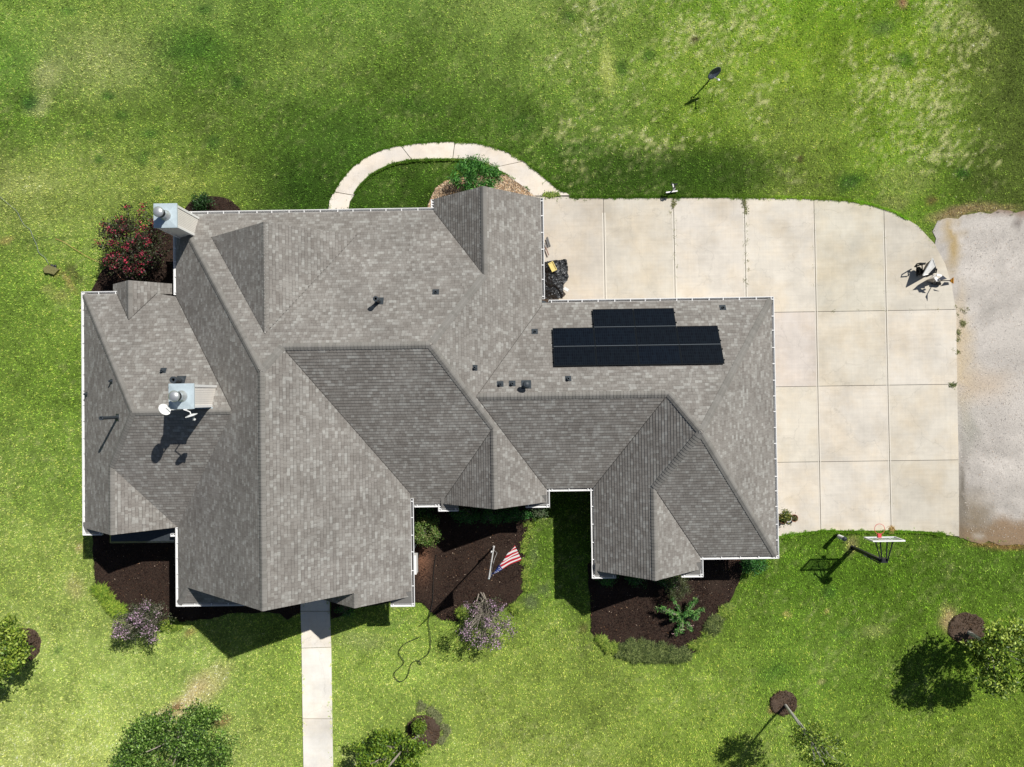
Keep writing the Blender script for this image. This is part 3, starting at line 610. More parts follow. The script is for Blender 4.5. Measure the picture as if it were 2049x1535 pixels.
ZE1 = 3.03;  cE1S1 = X3('E1','S1',('z',ZE1)); cE1P = X3('E1',('y',YP),('z',ZE1)); cS1 = X3('S1',('x',cE1P.x),zeS) if False else Vector((cE1P.x, (2.68-A_['S1'])/gN, 2.68)); cE1V = X3('E1','S1',('x',cE1P.x)); S1W7 = X3('S1','W7',zeS); F7L = X3('W7',('y',Y7),zeS); F7R = X3('E2',('y',Y7),ze); E2S2 = X3('E2','S2',ze); E2N2 = X3('E2','N2',('z',2.92))
FN_R = X3('E2',('y',YN),('z',2.92)); FN_L = X3('Wn',('y',YN),zeN); N1Wn = X3('N1','Wn',zeN); NE = X3('N2','E3',ze); SE = X3('E3','S3',ze); S3E4 = X3('S3','E4',ze); S2W3 = X3('S2','W3',ze)
F3L = X3('W3',('y',Y3),ze); F3R = X3('E4',('y',Y3),ze); gL = X3('N5','Wg',ze); gR = X3('N5','Eg',ze)
faces = [('W1',[X3('W1',zeW,('y',cNWv.y)),cNWv,A,AP1,SkT,cSW,V5S,R5b,V5N]),('N1',[cNWv,A,B,Cc,BN,N1Wn]),('E1',[A,B,cE1S1,cE1P,APP,PB,AP1]),('S1',[B,Cc,D,S1W7,cS1,cE1S1]),
 ('E2',[Cc,BN,APN,FN_R,E2N2,Q,E2S2,F7R,AP7,D]),('Wn',[BN,APN,FN_L,N1Wn]),('W7',[D,AP7,F7L,S1W7]),('N2',[Q,E2N2,Vector((E2N2.x, NE.y, ZE)),NE,K,Mm]),('S2',[Q,Mm,S2W3,E2S2]),
 ('W3',[Mm,K,L_,AP3,F3L,S2W3]),('E3',[K,NE,SE]),('S3',[K,SE,S3E4,L_]),('E4',[L_,S3E4,F3R,AP3]),
 ('W5',[cNW5,R5a,H5,AP5,f5]),('N5',[cNW5,gL,BNs,gR,V5N,R5b,R5a]),('S5',[R5a,R5b,V5S,V5E,H5]),('E6',[H5,V5E,AP5]),
 ('Wg',[gL,BNs,APNs,X3('Wg',('y',YNs),('x',-18.62)),X3('Wg',('y',4.96),('x',-18.62))]),('Eg',[gR,BNs,APNs,X3('Eg',('y',YNs),('x',-15.95)),X3('Eg',('y',4.96),('x',-15.95))]),
 ('Wd',[FdL,Bd,APd]),('Ed',[FdR,Bd,APd]),('Wp',[PB,APP,X3('Wp',('y',YP),('z',3.1)),X3('Wp',('y',-7.9),('z',3.1)),X3('Wp','E1',('y',-7.9))]),
 ('Sk',[cSW,SkT,X3('Sk',('y',-8.0),('x',-12.4)),X3('Sk',('z',2.96),('x',-12.4))])]
house = thing('house', (0, 0, 0), 'large one storey brick house under a grey shingled hip and gable roof', 'house')
rb = MB(); trim = MB()
for idx, (n, pts) in enumerate(faces):
    gx, gy = grad(n); nrm = Vector((-gx, -gy, 1)).normalized(); up = Vector((gx, gy, gx*gx+gy*gy)).normalized(); ud = up.cross(nrm)
    sl_ = math.hypot(gx, gy); O = Vector((0, 0, 0)); s = pdir(n)
    # origin on the eave line of this plane
    e = (ZE - A_[n]) / (gx if s[0] else gy); O = Vector((e, 0, ZE)) if s[0] else Vector((0, e, ZE))
    lift = {'Wd':.02,'Ed':.02,'Wp':.012,'Sk':-.006}.get(n, 0)
    uv = [((p-O).dot(ud), (p-O).dot(up)) for p in pts]
    tri = tessellate_polygon([[Vector((a, b, 0)) for a, b in uv]])
    vmin = min(b for a, b in uv); vmax = max(b for a, b in uv)
    for t in tri:
        base = [uv[k] for k in t]
        k0 = math.floor(min(b for a, b in base) / COURSE); k1 = math.ceil(max(b for a, b in base) / COURSE)
        for k in range(k0, k1):
            lo, hi = k*COURSE, (k+1)*COURSE
            q = clip(base, 1, lo, True)
            if len(q) < 3: continue
            q = clip(q, 1, hi, False)
            if len(q) < 3: continue
            def p3(a, b, top=True):
                h = .005 + lift + (.016 * (1 - (b - lo) / COURSE) if top else -.004)
                return O + ud*a + up*b + nrm*h
            pts3 = [p3(a, b) for a, b in q]; uvs = [(a + idx*31.7, b + idx*14.3 - (idx*14.3 % COURSE) + 1e-4*0) for a, b in q]
            # keep course phase inside a whole course
            mid = (lo + hi) / 2; rowid = (k + idx*97 + .5) * COURSE
            uvs = [(a + idx*31.7, (k + idx*97)*COURSE + min(max(b-lo, .01*COURSE), .99*COURSE)) for a, b in q]
            if (pts3[1]-pts3[0]).cross(pts3[2]-pts3[0]).dot(nrm) < 0: pts3 = pts3[::-1]; uvs = uvs[::-1]; q = q[::-1]
            rb.poly(pts3, 0, uvs)
            for i in range(len(q)):
                (a0, b0), (a1, b1) = q[i], q[(i+1) % len(q)]
                if abs(b0-lo) < 1e-6 and abs(b1-lo) < 1e-6 and abs(a0-a1) > 1e-5:
                    rb.poly([p3(a0, b0), p3(a0, b0, False), p3(a1, b1, False), p3(a1, b1)], 0, [(a0+idx*31.7, rowid)]*4)
    # deck / fascia slab under the shingles
    dn = nrm * -.16; tp = nrm * (lift - .001)
    cyc = pts if (pts[1]-pts[0]).cross(pts[2]-pts[1]).dot(nrm) > 0 or len(pts) > 3 else pts[::-1]
    for t in tri: trim.poly([pts[k] + dn for k in t]); trim.poly([pts[k] + tp for k in t])
    for i in range(len(pts)):
        a, b = pts[i], pts[(i+1) % len(pts)]; trim.poly([a+tp, b+tp, b+dn, a+dn])
roof = rb.build('roof', M['shingle'], house, weld=0)
trim.build('soffit_and_fascia', M['trimshade'], house, weld=0)
# ridge and hip caps: overlapping bent pieces
cap = MB()
def ridge(p, q, n1, n2, half=.15, expo=.145, end=0.0):
    p = Vector(p); q = Vector(q); d = (q-p); L = d.length; d.normalize()
    def side(n):
        gx, gy = grad(n); nr = Vector((-gx, -gy, 1)).normalized(); t = nr.cross(d); t.normalize()
        if t.z > 0: t = -t
        return t, nr
    s1, m1 = side(n1); s2, m2 = side(n2); nn = (m1+m2).normalized(); k = int(L / expo)
    for i in range(k):
        a = p + d*(i*expo); b = p + d*min((i+1.15)*expo, L); c = random.uniform(.82, 1.12); c = (c, c, c*.99)
        h0, h1 = .040, .024
        pts = []
        for e, h in ((a, h0), (b, h1)):
            pts.append([e + s1*half + m1*h, e + s1*.035 + nn*(h+.006), e + s2*.035 + nn*(h+.006), e + s2*half + m2*h])
        for j in range(3): cap.poly([pts[0][j], pts[0][j+1], pts[1][j+1], pts[1][j]], 0, None, c)
        low = [a + s1*half + m1*.012, a + nn*.01, a + s2*half + m2*.012]
        cap.poly([pts[0][0], low[0], low[1], low[2], pts[0][3], pts[0][2], pts[0][1]], 0, None, c)
        for e, s_, m_ in ((0, s1, m1), (3, s2, m2)):
            cap.poly([pts[0][e], pts[1][e], b + s_*half + m_*.008, a + s_*half + m_*.008], 0, None, c)
for p, q, a, b in ((cNWv,A,'W1','N1'),(AP1,A,'W1','E1'),(B,A,'N1','E1'),(B,Cc,'N1','S1'),(BN,Cc,'N1','E2'),(D,Cc,'S1','E2'),(AP7,D,'W7','E2'),(APN,BN,'Wn','E2'),
                   (Q,Mm,'N2','S2'),(Mm,K,'N2','W3'),(NE,K,'N2','E3'),(SE,K,'E3','S3'),(L_,K,'S3','W3'),(AP3,L_,'W3','E4'),(cNW5,R5a,'W5','N5'),(R5a,R5b,'N5','S5'),(H5,R5a,'W5','S5'),
                   (AP5,H5,'W5','E6'),(APNs,BNs,'Wg','Eg'),(APd,Bd,'Wd','Ed'),(APP,PB,'Wp','E1'),(cSW,SkT,'W1','Sk')):
    ridge(p, q, a, b)
co_ = cap.build('ridge_cap', M['cap'], None, weld=0); co_.parent = roof
vm = MB()
for p, q, n1, n2 in ((FdR,Bd,'Ed','N1'),(FdL,Bd,'Wd','N1'),(E2N2,Q,'E2','N2'),(gR,BNs,'Eg','N5'),(gL,BNs,'Wg','N5'),(N1Wn,BN,'N1','Wn'),(S1W7,D,'S1','W7'),(S2W3,Mm,'S2','W3'),(E2S2,Q,'E2','S2'),(V5N,R5b,'W1','N5'),(S3E4,L_,'S3','E4'),(cE1S1,B,'E1','S1')):
    d = (q-p).normalized(); g1 = grad(n1); m1 = Vector((-g1[0],-g1[1],1)).normalized(); s1 = m1.cross(d).normalized(); s1 = s1 if s1.z > 0 else -s1
    h0, h1 = .012, .034
    vm.poly([p + s1*h0 + m1*.034, p + s1*h1 + m1*.034, q + s1*h1 + m1*.034, q + s1*h0 + m1*.034]); vm.poly([p + s1*h0 + m1*.034, q + s1*h0 + m1*.034, q + s1*h0 + m1*.0, p + s1*h0 + m1*.0])
M['cut'] = mat('valley_cut_edge', (.075,.07,.065), .95); vo = vm.build('valley_cut', M['cut'], None, weld=0); vo.parent = roof
# gutters
def gutter(pts, out, name='gutter', z=ZE-.015, wd=.125, step=.72, ends=(True, True)):
    """U channel along one straight eave run; out = outward unit vector"""
    p, q = Vector((pts[0][0], pts[0][1], z)), Vector((pts[1][0], pts[1][1], z)); o = Vector((out[0], out[1], 0)); d = (q-p).normalized(); L = (q-p).length
    g_ = MB(); h = .11; t = .012; i0 = .012
    def slab(a, b, z0, z1):
        v = [p+o*a, q+o*a, q+o*b, p+o*b]; lo = [x + Vector((0,0,z0)) for x in v]; hi = [x + Vector((0,0,z1)) for x in v]
        g_.mesh(lo+hi, [(0,1,2,3),(4,5,6,7),(0,1,5,4),(1,2,6,5),(2,3,7,6),(3,0,4,7)])
    slab(i0, i0+t, -h, .004); slab(i0+t, i0+.055, -h, -h+t)
    a0, a1 = i0+.055, i0+wd-.018
    v = [e + o*a + Vector((0,0,zz)) for e in (p, q) for a, zz in ((a0, -h), (a1, -.012), (a1+.006, -.012), (a0+.03, -h))]
    g_.mesh(v, [(0,1,5,4),(1,2,6,5),(2,3,7,6),(3,0,4,7),(0,3,2,1),(4,5,6,7)])
    slab(i0+wd-.018, i0+wd+.008, -.03, .006)
    v = [p+o*(i0+t+.001), q+o*(i0+t+.001), q+o*(i0+.06), p+o*(i0+.06)]; g_.poly([x + Vector((0,0,-h+t+.012)) for x in v], 1)
    k = max(1, int(L/step)); 
    for i in range(k+1):
        c = p + d*(.12 + (L-.24)*i/k + (random.uniform(-.05,.05) if 0 < i < k else 0)); g_.bar(c + o*(i0+.002) + Vector((0,0,-.012)), c + o*(i0+wd-.004) + Vector((0,0,-.004)), 0.042, .010)
    for e, c in zip(ends, (p, q)):
        if e: g_.bar(c + o*i0 + Vector((0,0,-.055)), c + o*(i0+wd) + Vector((0,0,-.055)), .012, .11)
    return g_.build(name, [M['white'], M['grit']], house, weld=0)
W_, E__, N_, S_ = (-1,0), (1,0), (0,1), (0,-1)
GO = .137
gutter([(cSW.x, cNW.y+.02), (V5N.x, V5N.y+.10)], W_, z=2.945); gutter([(V5S.x, V5S.y-.02), (cSW.x, cSW.y-GO)], W_, z=2.945)
gutter([(cNW.x-GO, cNW.y), (N1Wn.x+.15, N1Wn.y)], N_, z=3.055); gutter([(FN_L.x, YN-.02), (N1Wn.x, N1Wn.y+.16)], W_, z=3.055)
gutter([(cSW.x-GO, cSW.y), (-12.45, cSW.y)], S_, z=2.945)
gutter([(cE1S1.x, cS1.y+.30), (cE1P.x, YP-.33-GO)], E__, z=ZE1-.015); gutter([(cE1P.x+GO, YP-.33), (cE1P.x-.95, YP-.33)], S_, z=ZE1-.015)
gutter([(cE1S1.x+GO, cS1.y), (S1W7.x-GO, S1W7.y)], S_, z=2.665); gutter([(S1W7.x, S1W7.y), (S1W7.x, Y7-.24-GO)], W_, z=2.665); gutter([(S1W7.x-GO, Y7-.24), (S1W7.x+.78, Y7-.24)], S_, z=2.665)
gutter([(F7R.x, E2S2.y), (F7R.x, Y7-.10-GO)], E__); gutter([(F7R.x+GO, Y7-.10), (F7R.x-.95, Y7-.10)], S_)
gutter([(E2S2.x+GO, E2S2.y), (S2W3.x-GO, S2W3.y)], S_); gutter([(S2W3.x, S2W3.y), (F3L.x, Y3-.22-GO)], W_); gutter([(F3L.x-GO, Y3-.22), (F3L.x+.95, Y3-.22)], S_)
gutter([(F3R.x, SE.y), (F3R.x, Y3-.22-GO)], E__); gutter([(F3R.x+GO, Y3-.22), (F3R.x-.85, Y3-.22)], S_); gutter([(F3R.x, SE.y), (SE.x+GO, SE.y)], S_)
gutter([(SE.x, SE.y-GO), (NE.x, NE.y+GO)], E__); gutter([(E2N2.x+.32, NE.y), (NE.x+GO, NE.y)], N_); gutter([(E2N2.x, FN_R.y), (E2N2.x, E2N2.y+.3)], E__, z=2.905)
gutter([(cNW5.x, cNW5.y+GO), (cNW5.x, Y5-.18-GO)], W_); gutter([(cNW5.x-GO, cNW5.y), (cNW5.x+1.55, cNW5.y)], N_); gutter([(cNW5.x-GO, Y5-.18), (cNW5.x+.75, Y5-.18)], S_)
gutter([(V5S.x, -6.05), (V5S.x-.42, -6.05)], S_)
# dark boot at the inner corner, small cornice returns at the gable feet
mb = MB(); mb.lathe((E2N2.x+.06, E2N2.y+.07, ZE-.14), [(.0,.16),(.15,.155),(.17,.12),(.17,0),(0,0)], 12); mb.box((E2N2.x+.0, E2N2.y-.02, ZE-.13), (E2N2.x+.42, E2N2.y+.15, ZE+.005)); mb.build('gutter_corner_guard', M['pipe'], house, weld=0)
def ret(x0, x1, y0, y1, rise=.22, ZE=ZE):
    """little sloped shingled return: low at y1 (front), high at y0"""
    m_ = MB(); a = [(x0,y1,ZE),(x1,y1,ZE),(x1,y0,ZE+rise),(x0,y0,ZE+rise)]; b = [(p[0],p[1],ZE-.13) for p in a]
    m_.poly(a); m_.mesh(b, [(0,1,2,3)]); 
    for i in range(4): m_.poly([a[i], a[(i+1)%4], b[(i+1)%4], b[i]])
    return m_.build('cornice_return', M['cap'], house, weld=0)
ret(cE1P.x-.95, cE1P.x-.003, YP+.25, YP-.325, .22, ZE1); ret(F3L.x+.003, F3L.x+.95, Y3+.35, Y3-.215); ret(F3R.x-.85, F3R.x-.003, Y3+.35, Y3-.215)
ret(F7R.x-.95, F7R.x-.003, Y7+.35, Y7-.095); ret(S1W7.x+.003, S1W7.x+.78, Y7+.30, Y7-.235, .22, 2.68); ret(f5.x+.003, f5.x+.75, Y5+.3, Y5-.175)
# walls
wl = MB(); zt = ZE - .05
for (x0, x1, y0, y1) in ((-15.18,-5.15,-7.95,8.42),(-5.2,.83,-4.16,8.42),(-3.3,.82,8.3,8.6),(3.88,11.21,-6.96,3.78),(.8,3.95,-3.78,3.77),(3.89,7.76,-7.58,-6.9),(-19.35,-15.1,-5.38,4.49),(-2.88,.81,-4.5,-4.1),(-9.0,-5.16,-8.6,-7.9)):
    wl.box((x0, y0, -.1), (x1, y1, zt))
def gwall(l, r_, ap, y, th, inset=.4):
    a = [Vector((l+inset, y, zt-.02)), Vector((r_-inset, y, zt-.02)), Vector((ap.x, y, ap.z-.22-0.0))]
    b = [p + Vector((0, th, 0)) for p in a]; wl.mesh(a+b, [(0,1,2),(5,4,3),(0,1,4,3),(1,2,5,4),(2,0,3,5)])
gwall(cSW.x+.1, cE1P.x, AP1, Y1+.45, .12); gwall(APP.x-2.0, cE1P.x, APP, YP+.4, .12); gwall(F3L.x, F3R.x, AP3, Y3+.42, .12); gwall(S1W7.x, F7R.x, AP7, Y7+.38, .12)
gwall(f5.x, -15.5, AP5, Y5+.4, .12); gwall(FN_L.x, FN_R.x, APN, YN-.5, .12); gwall(-18.6, -15.9, APNs, YNs-.5, .12, .52)
gd = [Vector((FdL.x+.25, Yd-.3, FdL.z-.1)), Vector((FdR.x-.25, Yd-.3, FdR.z-.1)), Vector((APd.x, Yd-.3, APd.z-.2))]; wl.mesh(gd + [p + Vector((0,-.1,0)) for p in gd], [(0,1,2),(5,4,3),(0,1,4,3),(1,2,5,4),(2,0,3,5)])
walls = wl.build('wall', M['brick'], house, weld=0)
# openings
def window(x, y, wx, z0, z1, nrm):
    o = Vector((nrm[0], nrm[1], 0)); s = Vector((-nrm[1], nrm[0], 0)); c = Vector((x, y, 0)); f = MB(); g_ = MB()
    def bx(m_, a0, a1, zz0, zz1, d0, d1):
        v = [c + s*a + o*d + Vector((0,0,zz)) for zz in (zz0, zz1) for a, d in ((a0,d0),(a1,d0),(a1,d1),(a0,d1))]
        m_.mesh(v, [(0,1,2,3),(4,5,6,7),(0,1,5,4),(1,2,6,5),(2,3,7,6),(3,0,4,7)])
    for a0, a1, b0, b1 in ((-wx/2,-wx/2+.07,z0,z1),(wx/2-.07,wx/2,z0,z1),(-wx/2+.07,wx/2-.07,z0,z0+.07),(-wx/2+.07,wx/2-.07,z1-.07,z1),(-.02,.02,z0+.07,z1-.07)): bx(f, a0, a1, b0, b1, .002, .06)
    bx(g_, -wx/2+.06, wx/2-.06, z0+.06, z1-.06, .003, .03); fr = f.build('window', M['paintwhite'], house, weld=0); gg = g_.build('pane', M['glass'], None, weld=0); gg.parent = fr
for x, y, wx, z0, z1, nr in ((-12.6,-7.95,1.6,.7,2.2,S_),(-17.3,-5.38,1.7,.7,2.1,S_),(-1.0,-4.5,1.6,.6,2.1,S_),(5.8,-7.58,1.8,.6,2.1,S_),(9.8,-6.96,1.2,.7,2.1,S_),(-10.5,8.42,1.8,.7,2.1,N_),(-7.2,8.42,1.8,.7,2.1,N_),(-1.2,8.6,1.4,.8,2.1,N_),(-19.35,1.5,1.2,.8,2.1,W_),(-19.35,-3,1.2,.8,2.1,W_),(11.21,-5,1.2,.8,2.1,E__),(11.21,-1.5,1.2,.8,2.1,E__)):
    window(x, y, wx, z0, z1, nr)
mb = MB(); mb.box((-9.2,-8.02,.05),(-9.75,-7.955,2.2)); mb.build('front_door', M['door'], house)
for x0 in (4.6, 8.0):
    mb = MB(); mb.box((x0, 3.785, .05), (x0+2.7, 3.84, 2.3)); 
    for k in range(1, 4): mb.box((x0+.05, 3.842, .05+k*.56-.012), (x0+2.65, 3.852, .05+k*.56+.012))
    mb.build('garage_door', M['paintwhite'], house, weld=0)
# bay window under the left front gable, with flat metal roof
mb = MB(); mb.box((-18.75,-6.30,-.05),(-15.95,-5.385,2.35)); mb.build('bay_window', M['siding'], house)
mb = MB(); v = [(-18.95,-6.55,2.36),(-15.72,-6.55,2.36),(-15.72,-5.39,2.36),(-18.95,-5.39,2.36),(-18.85,-6.45,2.46),(-15.82,-6.45,2.46),(-15.82,-5.39,2.56),(-18.85,-5.39,2.56)]
mb.mesh([Vector(q) for q in v], [(0,1,2,3),(4,5,6,7),(0,1,5,4),(1,2,6,5),(2,3,7,6),(3,0,4,7)]); mb.build('bay_roof', M['lead'], house)
# chimneys
def chimney(x0, x1, y0, y1, zb, ztp, ridge_slab=False):
    b = MB(); t = .05
    b.box((x0+.03, y0+.03, zb), (x1-.03, y1-.03, ztp-.012))
    ch = b.build('chimney', M['siding'], None); ch.parent = roof
    tr = MB()
    for (cx, sx) in ((x0, 1), (x1, -1)):
        for (cy, sy) in ((y0, 1), (y1, -1)):
            a, b_ = sorted((cx, cx+sx*.10)); c, d = sorted((cy, cy+sy*.10)); tr.box((a, c, zb), (b_, d, ztp-.10))
    for (a, b_, c, d) in ((x0-.012,x1+.012,y0-.012,y0+.02),(x0-.012,x1+.012,y1-.02,y1+.012),(x0-.012,x0+.02,y0+.02,y1-.02),(x1-.02,x1+.012,y0+.02,y1-.02)): tr.box((a, c, ztp-.16), (b_, d, ztp-.012))
    # vertical battens of the siding
    tr.build('corner_board', M['paintwhite'], ch, weld=0)
    bt = MB()
    for yy in np.arange(y0+.16, y1-.12, .075): bt.box((x1-.031, yy, zb), (x1-.024, yy+.012, ztp-.17))
    bt.build('siding_groove', M['trimshade'], ch, weld=0)
    c = MB(); cx, cy = (x0+x1)/2, (y0+y1)/2; q = .04
    for sgn in range(4): pass
    top = [(x0-q,y0-q),(x1+q,y0-q),(x1+q,y1+q),(x0-q,y1+q)]
    c.mesh([Vector((a, b_, ztp)) for a, b_ in top] + [Vector((cx, cy, ztp+.05))], [(0,1,4),(1,2,4),(2,3,4),(3,0,4)])
    for i in range(4):
        a, b_ = top[i], top[(i+1)%4]; c.poly([(a[0],a[1],ztp),(b_[0],b_[1],ztp),(b_[0],b_[1],ztp-.06),(a[0],a[1],ztp-.06)])
    c.build('chimney_cap', M['galv'], ch, weld=0)
    fx, fy = cx + .02, cy - .0
    f = MB(); f.lathe((fx, fy, ztp), [(.24,.02),(.21,.10),(.175,.12),(.175,.44)], 20); f.build('flue_pipe', M['steel'], ch, smooth=True)
    f = MB(); f.lathe((fx, fy, ztp), [(.185,.42),(.185,.68)], 20); f.build('spark_screen', M['mesh'], ch, smooth=True)
    f = MB(); f.lathe((fx, fy, ztp), [(.0,.80),(.07,.793),(.14,.772),(.19,.74),(.22,.70),(.22,.67),(.0,.66)], 22); f.build('flue_cowl', M['steel'], ch, smooth=True)
    return ch
chimney(-15.25, -14.33, 7.38, 8.34, 2.6, 5.6)
chimney(-13.62, -12.70, -.28, .64, 4.6, 7.9)
mb = MB(); mb.box((-13.45, -.50, 6.02), (-12.66, -.285, 6.06)); fl = mb.build('chimney_flashing', M['galv'], None, weld=0); fl.parent = roof
# roof vents: (u, v of the foot, plane, height, radius, plate, cap)
def onplane(u, v, n, off=0.0):
    z = 4.0
    for _ in range(30): q = P(u, v, z + off); z = zat(n, q.x, q.y)
    return Vector((q.x, q.y, z))
for (u, v, n, h, r, plate, kind) in ((759,603,'N1',.85,.09,.18,1),(872,585,'N1',.07,.045,.14,0),(950,736,'E2',.22,.055,.12,2),(1070,664,'N2',.07,.045,.14,0),(1001,769,'N2',.22,.06,.14,2),(1025,768,'N2',.22,.06,.14,2),
     (1053,770,'N2',.5,.10,.21,3),(1137,758,'N2',.2,.06,.13,2),(1446,616,'N2',.08,.045,.14,0),(327,742,'N5',.22,.055,.13,2),(362,761,'N5',.75,.12,.20,1),(224,763,'W5',.22,.05,.10,2),(174,789,'W5',.22,.05,.10,2),(236,835,'W5',1.35,.07,.15,1)):
    p = onplane(u, v, n); gx, gy = grad(n); nr = Vector((-gx, -gy, 1)).normalized(); ax = Vector((1,0,0)) if abs(gy) > 0 else Vector((0,1,0)); up = nr.cross(ax).normalized()
    m_ = MB(); m_.lathe(p, [(r*1.5, -.02), (r*1.35, .08), (r, .12), (r, h), (r*.55, h), (r*.55, h-.1)], 12)
    if kind == 3: m_.lathe(p + Vector((0,0,h)), [(r*1.7,.0),(r*1.7,.06),(r*1.1,.13),(0,.16)], 14)
    if kind == 1: m_.lathe(p + Vector((0,0,h-.10)), [(r*1.25,0),(r*1.25,.11),(r*.75,.115),(r*.75,.02)], 14)
    vp = m_.build('vent_pipe', M['pipe'], None, smooth=False); vp.parent = roof
    f = MB(); q = [p + (ax*a + up*b)*plate + nr*.032 for a, b in ((-1,-1),(1,-1),(1,1),(-1,1))]; q2 = [x - nr*.02 for x in q]; f.mesh(q+q2, [(0,1,2,3),(0,1,5,4),(1,2,6,5),(2,3,7,6),(3,0,4,7)])
    ff = f.build('flashing', M['lead'], None, weld=0); ff.parent = vp if False else roof
# ------------------------------------------------------------------ solar panels
def cell_mat():
    m = bpy.data.materials.new('solar_cells'); m.use_nodes = True; t = m.node_tree; n = t.nodes; l = t.links; b = n['Principled BSDF']
    b.inputs['Roughness'].default_value = .22; b.inputs['Specular IOR Level'].default_value = .3
    uv = n.new('ShaderNodeUVMap'); uv.uv_map = 'UVMap'
    br = n.new('ShaderNodeTexBrick'); br.offset = 0; br.inputs['Scale'].default_value = 1; br.inputs['Brick Width'].default_value = .092; br.inputs['Row Height'].default_value = .163
    br.inputs['Mortar Size'].default_value = .006; br.inputs['Mortar Smooth'].default_value = .3; br.inputs['Color1'].default_value = (.002,.003,.006,1); br.inputs['Color2'].default_value = (.004,.007,.012,1); br.inputs['Mortar'].default_value = (.009,.014,.020,1)
    l.new(uv.outputs[0], br.inputs['Vector']); vc = n.new('ShaderNodeVertexColor'); vc.layer_name = 'tint'
    mx = n.new('ShaderNodeMix'); mx.data_type = 'RGBA'; mx.blend_type = 'MULTIPLY'; mx.inputs[0].default_value = 1; l.new(br.outputs[0], mx.inputs[6]); l.new(vc.outputs[0], mx.inputs[7]); l.new(mx.outputs[2], b.inputs['Base Color'])
    return m
M['cells'] = cell_mat(); M['frame'] = mat('black_anodised_frame', (.012, .015, .018), .3, metal=.4); M['edgelight'] = mat('lit_frame_edge', (.13, .15, .17), .4, metal=.3)  # edgelight: paler copy of the black frame, coloured as if its top were lit
gx, gy = grad('N2'); nr = Vector((-gx, -gy, 1)).normalized(); upv = Vector((gx, gy, gx*gx+gy*gy)).normalized()
rowname = ['lowest', 'middle', 'uppermost']  # rows counted from the ridge outwards
posname = {4: ['far left', 'second from left', 'second from right', 'far right'], 2: ['left', 'right']}
PW, PH = 1.838, 1.01
for row, (x0, cnt) in enumerate(((1.63, 4), (1.63, 4), (3.475, 2))):
    ybase = 1.205 + row*.872
    for k in range(cnt):
        x = x0 + k*PW; p0 = Vector((x, ybase, zat('N2', 0, ybase))) + nr*.13
        if row == 0: lb = 'black solar panel, %s in the long row nearest the ridge' % posname[4][k]
        elif row == 1: lb = 'black solar panel, %s in the middle row of the roof array' % posname[4][k]
        else: lb = 'black solar panel, %s of the short pair nearest the gutter' % posname[2][k]
        t = thing('solar_panel', p0, lb, 'solar panel', 'solar panels on the right wing roof')
        dnv = -upv  # towards the eave
        X = Vector((1,0,0))
        fr = MB(); W0, H0 = PW-.012, PH-.012
        def sl(a0, a1, b0, b1, z0, z1, m_):
            v = [p0 + X*a + dnv*b + nr*c for c in (z0, z1) for a, b in ((a0,b0),(a1,b0),(a1,b1),(a0,b1))]; m_.mesh(v, [(0,1,2,3),(4,5,6,7),(0,1,5,4),(1,2,6,5),(2,3,7,6),(3,0,4,7)])
        for a in ((0,W0,0,.03),(0,W0,H0-.03,H0),(0,.03,.03,H0-.03),(W0-.03,W0,.03,H0-.03)): sl(*a, -.035, .004, fr)
        fr.build('frame', M['frame'], t, weld=0)
        if row > 0:
            el = MB(); sl(.01, W0-.002, -.010, .012, -.010, .009, el); el.build('frame_edge_highlight', M['edgelight'], t, weld=0)  # added pale strip paints the light caught along the frame edge between rows
        ce = MB(); q = [p0 + X*a + dnv*b for a, b in ((.03,H0-.03),(W0-.03,H0-.03),(W0-.03,.03),(.03,.03))]
        tv = random.uniform(.7, 1.3); warm = random.random()
        ce.poly(q, 0, [(a, b) for a, b in ((0,0),(PW-.07,0),(PW-.07,.95),(0,.95))], (min(1,.8+.2*warm), .9, 1-.2*warm)); ce.build('cell_sheet', M['cells'], t, weld=0)
        rl = MB()
        for b in (.22, .78): sl(-.05 if k == 0 else 0, W0+(.06 if k == cnt-1 else .008), b, b+.04, -.10, -.04, rl)
        for a in (.2, 1.0, 1.6): 
            for b in (.22, .78): sl(a, a+.05, b-.02, b+.06, -.128, -.09, rl)
        rl.build('mounting_rail', M['frame'], t, weld=0)

